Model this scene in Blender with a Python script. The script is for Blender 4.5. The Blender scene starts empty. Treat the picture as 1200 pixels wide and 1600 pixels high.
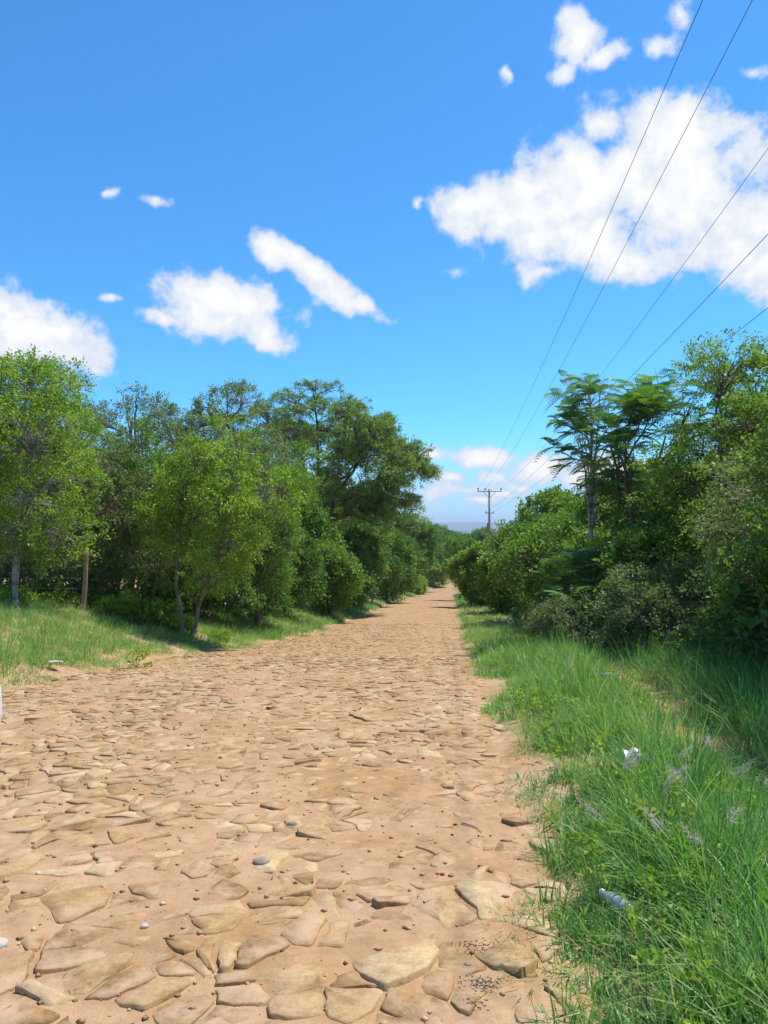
import bpy, math, random
import numpy as np
from mathutils import Vector

# ------------------------------------------------------------------ camera, sky, sun, exposure
scene = bpy.context.scene
col = scene.collection
CAM_Z = 1.5
cam_data = bpy.data.cameras.new("camera")
cam = bpy.data.objects.new("camera", cam_data)
col.objects.link(cam)
cam.location = (0, 0, CAM_Z)
cam.rotation_euler = (math.radians(90.9), 0, 0)
cam_data.sensor_fit = 'VERTICAL'
cam_data.sensor_height = 36.0
cam_data.lens = 26.0
cam_data.clip_start = 0.05
cam_data.clip_end = 40000
scene.camera = cam

SUN_EL, SUN_AZ = 65.0, 58.0          # degrees; azimuth from the viewing direction towards the right
world = bpy.data.worlds.new("World")
scene.world = world
world.use_nodes = True
wn, wl = world.node_tree.nodes, world.node_tree.links
wn.clear()


def wnode(t, **kw):
    n = wn.new(t)
    for k, v in kw.items():
        setattr(n, k, v)
    return n


def wmath(op, a, b=None, c=None, clamp=False):
    n = wnode('ShaderNodeMath', operation=op, use_clamp=clamp)
    for i, s in enumerate((a, b, c)):
        if s is None:
            continue
        if isinstance(s, (int, float)):
            n.inputs[i].default_value = s
        else:
            wl.new(s, n.inputs[i])
    return n.outputs[0]


sky = wnode('ShaderNodeTexSky', sky_type='NISHITA')
sky.sun_disc = False
sky.sun_elevation = math.radians(SUN_EL)
sky.sun_rotation = math.radians(SUN_AZ)
sky.altitude = 200
sky.air_density = 1.0
sky.dust_density = 0.15
sky.ozone_density = 2.0
skytint = wnode('ShaderNodeMix', data_type='RGBA', blend_type='MULTIPLY')
skytint.inputs[0].default_value = 1.0
skytint.inputs[7].default_value = (0.345, 0.84, 1.20, 1)
wl.new(sky.outputs[0], skytint.inputs[6])
geo = wnode('ShaderNodeTexCoord')
sep = wnode('ShaderNodeSeparateXYZ')
wl.new(geo.outputs['Generated'], sep.inputs[0])
az = wmath('ARCTAN2', sep.outputs[0], sep.outputs[1])
el = wmath('ARCSINE', wmath('MINIMUM', wmath('MAXIMUM', sep.outputs[2], -1.0), 1.0))
ang = wnode('ShaderNodeCombineXYZ')
wl.new(az, ang.inputs[0])
wl.new(el, ang.inputs[1])
warp = wnode('ShaderNodeTexNoise')
warp.inputs['Scale'].default_value = 9.0
warp.inputs['Detail'].default_value = 3.0
warp.inputs['Roughness'].default_value = 0.6
wl.new(geo.outputs['Generated'], warp.inputs['Vector'])
wsub = wnode('ShaderNodeVectorMath', operation='SUBTRACT')
wl.new(warp.outputs['Color'], wsub.inputs[0])
wsub.inputs[1].default_value = (0.5, 0.5, 0.5)
wadd = wnode('ShaderNodeVectorMath', operation='MULTIPLY_ADD')
wl.new(wsub.outputs[0], wadd.inputs[0])
wadd.inputs[1].default_value = (0.075, 0.05, 0.0)
wl.new(ang.outputs[0], wadd.inputs[2])
# cumulus puffs: azimuth, elevation, half width, half height, tilt (degrees), weight
PUFFS = [
    (6.0, 22.5, 2.5, 2.3, 0, 1.0), (9.8, 23.2, 4.5, 2.6, 12, 1.1), (14.0, 23.8, 5.0, 3.2, 14, 1.2), (14.5, 20.8, 6.5, 2.4, 6, 1.0),
    (18.8, 24.6, 4.6, 3.2, 20, 1.1), (16.9, 26.9, 2.2, 1.5, 20, 0.95), (23.2, 25.8, 2.8, 2.2, 0, 1.1), (22.0, 22.3, 6.0, 4.2, 0, 1.1),
    (25.5, 19.0, 6.0, 3.3, 0, 1.0), (19.5, 18.6, 5.5, 2.0, 0, 0.85), (12.5, 18.8, 2.8, 1.4, 0, 0.55), (29.0, 20.5, 4.5, 5.0, 0, 1.1),
    (34.0, 19.5, 6.5, 5.0, 0, 1.0),
    (14.8, 33.2, 2.3, 1.9, 0, 0.8), (14.0, 31.0, 1.0, 1.5, 0, 0.62), (17.2, 31.6, 2.2, 1.0, 10, 0.68), (21.0, 31.6, 2.2, 1.6, 30, 0.5),
    (22.3, 33.2, 1.6, 1.2, 40, 0.5), (9.0, 31.0, 1.2, 1.2, 0, 0.42), (26.6, 29.0, 1.4, 1.0, 0, 0.6),
    (-12.6, 16.0, 4.6, 2.3, -12, 1.15), (-9.4, 14.3, 2.5, 1.5, -20, 1.05), (-17.3, 15.3, 2.3, 0.8, -5, 0.6), (-8.2, 19.9, 2.8, 1.3, -25, 1.0),
    (-5.0, 17.8, 3.7, 1.3, -25, 1.1), (-1.7, 16.3, 2.4, 0.95, -12, 1.0),
    (-26.0, 13.1, 4.8, 2.3, -12, 1.1), (-22.6, 12.0, 3.6, 1.6, -14, 1.0), (-32.0, 13.0, 4.0, 2.0, 0, 0.9),
    (-17.8, 23.0, 1.5, 0.6, 0, 0.75), (-20.4, 23.3, 1.1, 0.7, 20, 0.45), (2.4, 23.3, 0.9, 0.9, 0, 0.42), (-20.5, 16.2, 1.2, 0.6, 0, 0.42),
    (6.7, 5.2, 3.4, 0.85, 0, 1.05), (4.0, 5.1, 2.0, 0.7, 0, 0.8), (12.3, 4.2, 2.4, 1.4, 0, 1.1), (15.5, 3.8, 3.5, 1.5, 0, 1.0),
    (6.0, 2.4, 4.5, 0.9, 0, 0.78), (9.0, 2.0, 2.4, 0.7, 0, 0.8), (0.5, 2.3, 4.0, 1.2, 0, 0.6), (20.0, 3.0, 4.0, 1.2, 0, 0.7),
    (8.3, 3.3, 1.5, 0.6, 0, 0.9), (10.4, 2.7, 1.8, 0.7, 0, 0.95), (4.6, 3.4, 1.6, 0.6, 0, 0.85), (7.0, 1.5, 3.2, 0.5, 0, 0.85), (-6.0, 3.0, 4.0, 1.0, 0, 0.6), (-40.0, 7.0, 6.0, 2.0, 0, 0.9), (40.0, 9.0, 6.0, 2.2, 0, 0.9),
]
field = None
for (a_, e_, ra, rb, tilt, w_) in PUFFS:
    m = wnode('ShaderNodeMapping', vector_type='TEXTURE')
    m.inputs['Location'].default_value = (math.radians(a_), math.radians(e_), 0)
    m.inputs['Rotation'].default_value = (0, 0, math.radians(tilt))
    m.inputs['Scale'].default_value = (math.radians(ra) * 1.04, math.radians(rb) * 1.04, 1)
    wl.new(wadd.outputs[0], m.inputs['Vector'])
    ln = wnode('ShaderNodeVectorMath', operation='LENGTH')
    wl.new(m.outputs[0], ln.inputs[0])
    f = wmath('MULTIPLY_ADD', ln.outputs['Value'], -0.9, 0.9 * (0.35 + 0.65 * w_) + (0.13 if w_ >= 1.0 else 0.0))
    field = f if field is None else wmath('SMOOTH_MAX', field, f, 0.12)
# loose clouds all round the rest of the sky
loose = wnode('ShaderNodeTexNoise')
loose.inputs['Scale'].default_value = 3.2
loose.inputs['Detail'].default_value = 3.0
wl.new(geo.outputs['Generated'], loose.inputs['Vector'])
behind = wmath('MULTIPLY_ADD', wmath('ABSOLUTE', az), 3.0, -2.1, clamp=True)
above = wmath('MULTIPLY_ADD', el, 6.0, -4.0, clamp=True)
lf = wmath('MULTIPLY_ADD', loose.outputs['Fac'], 4.0, -2.5)
lf = wmath('MULTIPLY_ADD', wmath('MAXIMUM', behind, above), 3.0, wmath('SUBTRACT', lf, 3.0))
field = wmath('MAXIMUM', field, lf)
fbm = wnode('ShaderNodeTexNoise')
fbm.inputs['Scale'].default_value = 19.0
fbm.inputs['Detail'].default_value = 7.0
fbm.inputs['Roughness'].default_value = 0.6
wl.new(geo.outputs['Generated'], fbm.inputs['Vector'])
dens = wmath('ADD', field, wmath('MULTIPLY_ADD', fbm.outputs['Fac'], 2.3, -1.15))
cover = wnode('ShaderNodeMapRange', interpolation_type='SMOOTHSTEP')
wl.new(dens, cover.inputs[0])
cover.inputs[1].default_value = -0.03
cover.inputs[2].default_value = 0.46
thick = wnode('ShaderNodeMapRange', interpolation_type='SMOOTHSTEP')
wl.new(dens, thick.inputs[0])
thick.inputs[1].default_value = 0.1
thick.inputs[2].default_value = 0.95
# relief: the same billows looked up a little towards the sun
up_ = wnode('ShaderNodeVectorMath', operation='ADD')
wl.new(geo.outputs['Generated'], up_.inputs[0])
up_.inputs[1].default_value = (0.010, 0.0, 0.020)
fbs = wnode('ShaderNodeTexNoise')
fbs.inputs['Scale'].default_value = 19.0
fbs.inputs['Detail'].default_value = 4.0
fbs.inputs['Roughness'].default_value = 0.56
wl.new(up_.outputs[0], fbs.inputs['Vector'])
relief = wmath('MULTIPLY_ADD', wmath('SUBTRACT', fbm.outputs['Fac'], fbs.outputs['Fac']), 2.6, 0.62, clamp=True)
shade = wnode('ShaderNodeMix', data_type='RGBA')
wl.new(wmath('MULTIPLY', thick.outputs[0], wmath('MULTIPLY_ADD', relief, 0.75, 0.45, clamp=True)), shade.inputs[0])
SKY_STR = 0.13
EXPO = 0.42
CLOUD = 0.98 / SKY_STR / 2 ** EXPO
shade.inputs[6].default_value = (0.66 * CLOUD, 0.77 * CLOUD, 0.95 * CLOUD, 1)
shade.inputs[7].default_value = (1.03 * CLOUD, 1.03 * CLOUD, 1.03 * CLOUD, 1)
mixc = wnode('ShaderNodeMix', data_type='RGBA')
wl.new(cover.outputs[0], mixc.inputs[0])
lowsky = wnode('ShaderNodeMapRange', interpolation_type='SMOOTHSTEP')
wl.new(el, lowsky.inputs[0])
lowsky.inputs[1].default_value = math.radians(8.5)
lowsky.inputs[2].default_value = math.radians(-0.5)
lowsky.inputs[4].default_value = 0.92
pale = wnode('ShaderNodeMix', data_type='RGBA')
wl.new(lowsky.outputs[0], pale.inputs[0])
wl.new(skytint.outputs[2], pale.inputs[6])
pale.inputs[7].default_value = (0.50 * CLOUD, 0.74 * CLOUD, 1.02 * CLOUD, 1)
wl.new(pale.outputs[2], mixc.inputs[6])
wl.new(shade.outputs[2], mixc.inputs[7])
bg = wnode('ShaderNodeBackground')
bg.inputs['Strength'].default_value = SKY_STR
wl.new(mixc.outputs[2], bg.inputs['Color'])
world.cycles.sampling_method = 'MANUAL'
world.cycles.sample_map_resolution = 512
wout = wnode('ShaderNodeOutputWorld')
wl.new(bg.outputs[0], wout.inputs[0])

sun_data = bpy.data.lights.new("sun", 'SUN')
sun_data.energy = 4.6
sun_data.angle = math.radians(0.53)
sun_data.color = (1.0, 0.96, 0.89)
sun = bpy.data.objects.new("sun", sun_data)
col.objects.link(sun)
sd = Vector((math.sin(math.radians(SUN_AZ)) * math.cos(math.radians(SUN_EL)),
             math.cos(math.radians(SUN_AZ)) * math.cos(math.radians(SUN_EL)), math.sin(math.radians(SUN_EL))))
sun.rotation_euler = sd.to_track_quat('Z', 'Y').to_euler()
sun.location = (20, 10, 40)

scene.view_settings.view_transform = 'Standard'
scene.view_settings.look = 'None'
scene.view_settings.exposure = EXPO
scene.view_settings.gamma = 1.0
scene.view_settings.use_curve_mapping = False
scene.render.engine = 'CYCLES'
scene.cycles.max_bounces = 7
scene.cycles.diffuse_bounces = 4
scene.cycles.transmission_bounces = 5
scene.cycles.transparent_max_bounces = 8
scene.cycles.volume_bounces = 0
scene.cycles.use_denoising = True

# ------------------------------------------------------------------ terrain functions
KD = np.array([-30, -10, 0, 2.4, 5, 8.8, 12.3, 24, 40, 63, 95, 136, 170, 220, 500, 1200, 3000, 12000.0])
KZ = np.array([0.9, 0.4, 0, -0.12, -0.27, -0.52, -0.88, -2.3, -3.75, -5.45, -8.0, -11.0, -11.8, -13.0, -30, -54, -62, -62.0])
_h = np.diff(KD)
_dl = np.diff(KZ) / _h
_m = np.zeros(len(KD))
_m[0], _m[-1] = _dl[0], _dl[-1]
for i in range(1, len(KD) - 1):
    if _dl[i - 1] * _dl[i] > 0:
        w1, w2 = 2 * _h[i] + _h[i - 1], _h[i] + 2 * _h[i - 1]
        _m[i] = (w1 + w2) / (w1 / _dl[i - 1] + w2 / _dl[i])


def road_z(d):
    d = np.clip(np.asarray(d, float), KD[0], KD[-1])
    i = np.clip(np.searchsorted(KD, d) - 1, 0, len(KD) - 2)
    h = _h[i]
    t = (d - KD[i]) / h
    return ((1 + 2 * t) * (1 - t) ** 2 * KZ[i] + t * (1 - t) ** 2 * h * _m[i]
            + t * t * (3 - 2 * t) * KZ[i + 1] + t * t * (t - 1) * h * _m[i + 1])


def bend(d):
    d = np.asarray(d, float)
    return np.where(d > 115, 0.0025 * (np.minimum(d, 230) - 115) ** 2, 0.0)


def edge_l(d):
    return -5.5 + 0.09 * np.asarray(d, float) + bend(d)


def edge_r(d):
    return 0.45 + 0.09 * np.asarray(d, float) + bend(d)


def path_l(d):
    return 1.45 + 0.172 * np.asarray(d, float)


def hash2(ix, iy, seed):
    n = (ix * 374761393 + iy * 668265263 + seed * 974711) & 0x7fffffff
    n = ((n ^ (n >> 13)) * 1274126177) & 0x7fffffff
    n = (n ^ (n >> 16)) & 0xffff
    return n / 65535.0


def vnoise(x, y, seed=0):
    xi, yi = np.floor(x).astype(np.int64), np.floor(y).astype(np.int64)
    fx, fy = x - xi, y - yi
    fx, fy = fx * fx * (3 - 2 * fx), fy * fy * (3 - 2 * fy)
    a, b = hash2(xi, yi, seed), hash2(xi + 1, yi, seed)
    c, d = hash2(xi, yi + 1, seed), hash2(xi + 1, yi + 1, seed)
    return (a * (1 - fx) + b * fx) * (1 - fy) + (c * (1 - fx) + d * fx) * fy


def fbm2(x, y, seed=0, oct=4):
    x, y = np.asarray(x, float), np.asarray(y, float)
    s, a, t = 0.0, 0.5, 0.0
    for o in range(oct):
        s = s + a * vnoise(x * 2 ** o + 17.3 * o, y * 2 ** o + 5.1 * o, seed + o)
        t += a
        a *= 0.5
    return s / t - 0.5


def sstep(a, b, x):
    t = np.clip((np.asarray(x, float) - a) / (b - a), 0, 1)
    return t * t * (3 - 2 * t)


def sand_z(x, d):
    x, d = np.asarray(x, float), np.asarray(d, float)
    s = (x - edge_l(d)) / 5.95
    crown = 0.05 * (1 - (2 * s - 1) ** 2)
    track = 0.009 * np.exp(-((x - 0.25 - 0.05 * d) / 0.5) ** 2) + 0.006 * np.exp(-((x + 1.7 - 0.07 * d) / 0.5) ** 2)
    return (road_z(d) + crown + 0.055 * fbm2(x * 0.7, d * 0.5, 3) + 0.034 * fbm2(x * 2.6, d * 2.2, 9)
            + 0.013 * fbm2(x * 9, d * 8, 14, 3) + track)


def ground_z(x, d):
    x, d = np.asarray(x, float), np.asarray(d, float)
    near = 1 - sstep(90, 240, d)
    lat = edge_l(d) - x
    left = (0.34 * np.clip(lat, 0, 2.9) - 0.10 * np.clip(lat, 0, 1) ** 2 * 0.5) * near
    left = left + 0.02 * np.clip(lat - 2.9, 0, 30) * near
    rl = x - edge_r(d)
    right = 0.05 * sstep(0, 0.5, rl) * near + 0.03 * np.clip(rl - 2, 0, 25) * near
    trail = -0.09 * np.exp(-((x - path_l(d) - 0.25) / 0.22) ** 2) * (1 - sstep(9, 13, d))
    inside = np.minimum(-lat, -rl)          # > 0 on the road
    inside = np.minimum(x - edge_l(d), edge_r(d) - x)
    dip = -(0.12 + 0.004 * np.clip(d, 0, 300)) * sstep(-0.05, 0.5, inside) * (1 - sstep(230, 260, d))
    rough = 0.10 * fbm2(x * 0.8, d * 0.8, 21) + 0.035 * fbm2(x * 4, d * 4, 27, 3)
    far = sstep(200, 900, d) * 8 * fbm2(x * 0.004, d * 0.004, 31)
    return road_z(d) + left + right + trail + dip + rough + far + 0.02


def gz(x, d):
    return float(ground_z(np.array([x]), np.array([d]))[0])


# ------------------------------------------------------------------ mesh and object helpers
def link(o, parent=None):
    col.objects.link(o)
    if parent is not None:
        o.parent = parent
    return o


def mesh_np(name, V, quads=None, tris=None, tone=None, mat=None, smooth=False):
    me = bpy.data.meshes.new(name)
    V = np.ascontiguousarray(V, np.float32)
    me.vertices.add(len(V))
    me.vertices.foreach_set('co', V.ravel())
    nq = 0 if quads is None else len(quads)
    nt = 0 if tris is None else len(tris)
    loops = []
    if nq:
        loops.append(np.asarray(quads, np.int32).ravel())
    if nt:
        loops.append(np.asarray(tris, np.int32).ravel())
    L = np.concatenate(loops)
    me.loops.add(len(L))
    me.loops.foreach_set('vertex_index', L)
    me.polygons.add(nq + nt)
    st = np.concatenate([np.arange(nq) * 4, nq * 4 + np.arange(nt) * 3]).astype(np.int32)
    me.polygons.foreach_set('loop_start', st)
    if smooth:
        me.polygons.foreach_set('use_smooth', np.ones(nq + nt, bool))
    if tone is not None:
        at = me.attributes.new('tone', 'FLOAT', 'POINT')
        at.data.foreach_set('value', np.ascontiguousarray(tone, np.float32))
    me.update(calc_edges=True)
    if mat is not None:
        me.materials.append(mat)
    return me


def obj_np(name, V, quads=None, tris=None, tone=None, mat=None, smooth=False, parent=None, loc=None):
    o = bpy.data.objects.new(name, mesh_np(name, V, quads, tris, tone, mat, smooth))
    link(o, parent)
    if loc is not None:
        o.location = loc
    return o


def tag(o, label=None, cat=None, group=None, kind=None):
    if label:
        o['label'] = label
    if cat:
        o['category'] = cat
    if group:
        o['group'] = group
    if kind:
        o['kind'] = kind
    return o


def thing(name, label, cat, loc, group=None):
    o = bpy.data.objects.new(name, None)
    o.empty_display_size = 0.2
    link(o)
    o.location = loc
    return tag(o, label, cat, group, 'thing')


def unit(v):
    return v / np.maximum(np.linalg.norm(v, axis=-1, keepdims=True), 1e-9)


def tubes(P, R, sides, cap=False):
    """P (n,k,3) polylines, R (n,k) radii -> verts, quads"""
    P, R = np.asarray(P, float), np.asarray(R, float)
    n, k, _ = P.shape
    T = unit(np.gradient(P, axis=1))
    ref = np.where(np.abs(T[:, :1, 2:3]) > 0.9, np.array([[[1.0, 0, 0]]]), np.array([[[0, 0, 1.0]]]))
    ref = np.broadcast_to(ref, P.shape)
    A = unit(np.cross(T, ref))
    B = np.cross(T, A)
    th = np.arange(sides) / sides * 2 * np.pi
    V = P[:, :, None, :] + R[:, :, None, None] * (A[:, :, None, :] * np.cos(th)[None, None, :, None] + B[:, :, None, :] * np.sin(th)[None, None, :, None])
    idx = np.arange(n * k * sides).reshape(n, k, sides)
    a, b = idx[:, :-1, :], idx[:, 1:, :]
    q = np.stack([a, np.roll(a, -1, 2), np.roll(b, -1, 2), b], -1).reshape(-1, 4)
    return V.reshape(-1, 3), q


def merge(parts):
    Vs, Qs, Ts, off = [], [], [], 0
    for V, Q, T in parts:
        Vs.append(V)
        if Q is not None and len(Q):
            Qs.append(np.asarray(Q) + off)
        if T is not None and len(T):
            Ts.append(np.asarray(T) + off)
        off += len(V)
    return (np.concatenate(Vs), np.concatenate(Qs) if Qs else None, np.concatenate(Ts) if Ts else None)


def box(x0, x1, y0, y1, z0, z1):
    V = np.array([(x, y, z) for z in (z0, z1) for y in (y0, y1) for x in (x0, x1)], float)
    Q = np.array([(0, 2, 3, 1), (4, 5, 7, 6), (0, 1, 5, 4), (2, 6, 7, 3), (0, 4, 6, 2), (1, 3, 7, 5)])
    return V, Q, None


def lathe(profile, sides=14, axis_to=(0, 0, 1), origin=(0, 0, 0)):
    """profile [(r, h)] turned round an axis"""
    ax = unit(np.array(axis_to, float))
    ref = np.array([1.0, 0, 0]) if abs(ax[0]) < 0.8 else np.array([0, 1.0, 0])
    A = unit(np.cross(ax, ref))
    B = np.cross(ax, A)
    th = np.arange(sides) / sides * 2 * np.pi
    V = np.concatenate([np.array(origin) + ax * h + r * (np.cos(th)[:, None] * A + np.sin(th)[:, None] * B) for r, h in profile])
    Q = []
    for i in range(len(profile) - 1):
        for j in range(sides):
            Q.append((i * sides + j, i * sides + (j + 1) % sides, (i + 1) * sides + (j + 1) % sides, (i + 1) * sides + j))
    return V, np.array(Q), None


# ------------------------------------------------------------------ materials
def new_mat(name):
    m = bpy.data.materials.new(name)
    m.use_nodes = True
    m.node_tree.nodes.clear()
    return m, m.node_tree.nodes, m.node_tree.links


def ramp_node(N, stops):
    r = N.new('ShaderNodeValToRGB')
    e = r.color_ramp.elements
    while len(e) < len(stops):
        e.new(0.5)
    for i, (p, c) in enumerate(stops):
        e[i].position = p
        e[i].color = (*c, 1)
    return r


def noise_node(N, L, scale, detail=4, rough=0.55, vec=None):
    n = N.new('ShaderNodeTexNoise')
    n.inputs['Scale'].default_value = scale
    n.inputs['Detail'].default_value = detail
    n.inputs['Roughness'].default_value = rough
    if vec is not None:
        L.new(vec, n.inputs['Vector'])
    return n


def leaf_mat(name, dark, mid, light, trans=0.42, rough=0.5, glow=(1.35, 1.25, 0.6)):
    m, N, L = new_mat(name)
    at = N.new('ShaderNodeAttribute')
    at.attribute_name = 'tone'
    r = ramp_node(N, [(0.0, dark), (0.5, mid), (1.0, light)])
    L.new(at.outputs['Fac'], r.inputs[0])
    p = N.new('ShaderNodeBsdfPrincipled')
    L.new(r.outputs[0], p.inputs['Base Color'])
    p.inputs['Roughness'].default_value = rough
    p.inputs['Specular IOR Level'].default_value = 0.35
    tm = N.new('ShaderNodeMix')
    tm.data_type = 'RGBA'
    tm.blend_type = 'MULTIPLY'
    tm.inputs[0].default_value = 1
    L.new(r.outputs[0], tm.inputs[6])
    tm.inputs[7].default_value = (*glow, 1)
    t = N.new('ShaderNodeBsdfTranslucent')
    L.new(tm.outputs[2], t.inputs['Color'])
    mx = N.new('ShaderNodeMixShader')
    mx.inputs[0].default_value = trans
    L.new(p.outputs[0], mx.inputs[1])
    L.new(t.outputs[0], mx.inputs[2])
    o = N.new('ShaderNodeOutputMaterial')
    L.new(mx.outputs[0], o.inputs[0])
    return m


def bark_mat(name, a, b, scale=14, stretch=4.0, bands=0.0):
    m, N, L = new_mat(name)
    tc = N.new('ShaderNodeNewGeometry')
    mp = N.new('ShaderNodeMapping')
    mp.inputs['Scale'].default_value = (1, 1, 1 / stretch)
    L.new(tc.outputs['Position'], mp.inputs['Vector'])
    n = noise_node(N, L, scale, 6, 0.65, mp.outputs[0])
    r = ramp_node(N, [(0.3, a), (0.7, b)])
    L.new(n.outputs['Fac'], r.inputs[0])
    c = r.outputs[0]
    if bands:
        mp2 = N.new('ShaderNodeMapping')
        mp2.inputs['Scale'].default_value = (0.3, 0.3, 4.0)
        L.new(tc.outputs['Position'], mp2.inputs['Vector'])
        n2 = noise_node(N, L, 3.0, 2, 0.5, mp2.outputs[0])
        r2 = ramp_node(N, [(0.40, (0.35, 0.33, 0.30)), (0.5, (1, 1, 1))])
        L.new(n2.outputs['Fac'], r2.inputs[0])
        mx = N.new('ShaderNodeMix')
        mx.data_type = 'RGBA'
        mx.blend_type = 'MULTIPLY'
        mx.inputs[0].default_value = bands
        L.new(c, mx.inputs[6])
        L.new(r2.outputs[0], mx.inputs[7])
        c = mx.outputs[2]
    p = N.new('ShaderNodeBsdfPrincipled')
    L.new(c, p.inputs['Base Color'])
    p.inputs['Roughness'].default_value = 0.9
    p.inputs['Specular IOR Level'].default_value = 0.2
    bmp = N.new('ShaderNodeBump')
    bmp.inputs['Strength'].default_value = 0.6
    bmp.inputs['Distance'].default_value = 0.02
    L.new(n.outputs['Fac'], bmp.inputs['Height'])
    L.new(bmp.outputs[0], p.inputs['Normal'])
    o = N.new('ShaderNodeOutputMaterial')
    L.new(p.outputs[0], o.inputs[0])
    return m


def plain_mat(name, colr, rough=0.6, metal=0.0, var=0.15, scale=20, bump=0.0, trans=0.0, alpha=1.0):
    m, N, L = new_mat(name)
    g = N.new('ShaderNodeNewGeometry')
    n = noise_node(N, L, scale, 5, 0.6, g.outputs['Position'])
    r = ramp_node(N, [(0.3, tuple(c * (1 - var) for c in colr)), (0.7, tuple(min(1, c * (1 + var)) for c in colr))])
    L.new(n.outputs['Fac'], r.inputs[0])
    p = N.new('ShaderNodeBsdfPrincipled')
    L.new(r.outputs[0], p.inputs['Base Color'])
    p.inputs['Roughness'].default_value = rough
    p.inputs['Metallic'].default_value = metal
    p.inputs['Transmission Weight'].default_value = trans
    p.inputs['Alpha'].default_value = alpha
    if bump:
        b = N.new('ShaderNodeBump')
        b.inputs['Strength'].default_value = bump
        b.inputs['Distance'].default_value = 0.01
        L.new(n.outputs['Fac'], b.inputs['Height'])
        L.new(b.outputs[0], p.inputs['Normal'])
    o = N.new('ShaderNodeOutputMaterial')
    L.new(p.outputs[0], o.inputs[0])
    return m


def mixc_node(N, L, fac, a, b, mode='MIX'):
    mx = N.new('ShaderNodeMix')
    mx.data_type = 'RGBA'
    mx.blend_type = mode
    for sock, v in ((mx.inputs[0], fac), (mx.inputs[6], a), (mx.inputs[7], b)):
        if isinstance(v, (int, float)):
            sock.default_value = v
        elif isinstance(v, tuple):
            sock.default_value = (*v, 1)
        else:
            L.new(v, sock)
    return mx.outputs[2]


SAND_A, SAND_B, SAND_C = (0.435, 0.276, 0.156), (0.485, 0.324, 0.198), (0.40, 0.240, 0.118)


def sand_mat():
    m, N, L = new_mat('sand')
    g = N.new('ShaderNodeNewGeometry')
    pos = g.outputs['Position']
    n1 = noise_node(N, L, 1.1, 4, 0.6, pos)
    n2 = noise_node(N, L, 9.0, 6, 0.65, pos)
    n3 = noise_node(N, L, 160.0, 3, 0.7, pos)
    r1 = ramp_node(N, [(0.32, SAND_C), (0.5, SAND_A), (0.68, SAND_B)])
    L.new(n1.outputs['Fac'], r1.inputs[0])
    r2 = ramp_node(N, [(0.3, (0.78, 0.75, 0.70)), (0.62, (1.06, 1.05, 1.04))])
    L.new(n2.outputs['Fac'], r2.inputs[0])
    r3 = ramp_node(N, [(0.3, (0.80, 0.78, 0.75)), (0.7, (1.08, 1.08, 1.08))])
    L.new(n3.outputs['Fac'], r3.inputs[0])
    c = mixc_node(N, L, 1.0, r1.outputs[0], r2.outputs[0], 'MULTIPLY')
    c = mixc_node(N, L, 1.0, c, r3.outputs[0], 'MULTIPLY')
    # far paving, too small to tell apart
    vo = N.new('ShaderNodeTexVoronoi')
    vo.inputs['Scale'].default_value = 5.5
    wv = N.new('ShaderNodeVectorMath')
    wv.operation = 'MULTIPLY_ADD'
    L.new(n2.outputs['Color'], wv.inputs[0])
    wv.inputs[1].default_value = (0.22, 0.22, 0.0)
    L.new(pos, wv.inputs[2])
    L.new(wv.outputs[0], vo.inputs['Vector'])
    rv = ramp_node(N, [(0.0, (0.66, 0.64, 0.56)), (0.5, (0.93, 0.93, 0.87)), (1.0, (1.12, 1.12, 1.12))])
    L.new(vo.outputs['Color'], rv.inputs[0])
    sy = N.new('ShaderNodeSeparateXYZ')
    L.new(pos, sy.inputs[0])
    fr = N.new('ShaderNodeMapRange')
    L.new(sy.outputs[1], fr.inputs[0])
    fr.inputs[1].default_value = 28
    fr.inputs[2].default_value = 36
    fr.inputs[3].default_value = 0.4
    c = mixc_node(N, L, fr.outputs[0], c, mixc_node(N, L, 1.0, c, rv.outputs[0], 'MULTIPLY'))
    p = N.new('ShaderNodeBsdfPrincipled')
    L.new(c, p.inputs['Base Color'])
    p.inputs['Roughness'].default_value = 0.95
    p.inputs['Specular IOR Level'].default_value = 0.1
    b1 = N.new('ShaderNodeBump')
    b1.inputs['Strength'].default_value = 0.5
    b1.inputs['Distance'].default_value = 0.02
    L.new(n2.outputs['Fac'], b1.inputs['Height'])
    b2 = N.new('ShaderNodeBump')
    b2.inputs['Strength'].default_value = 0.45
    b2.inputs['Distance'].default_value = 0.004
    L.new(n3.outputs['Fac'], b2.inputs['Height'])
    L.new(b1.outputs[0], b2.inputs['Normal'])
    L.new(b2.outputs[0], p.inputs['Normal'])
    o = N.new('ShaderNodeOutputMaterial')
    L.new(p.outputs[0], o.inputs[0])
    return m


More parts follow.
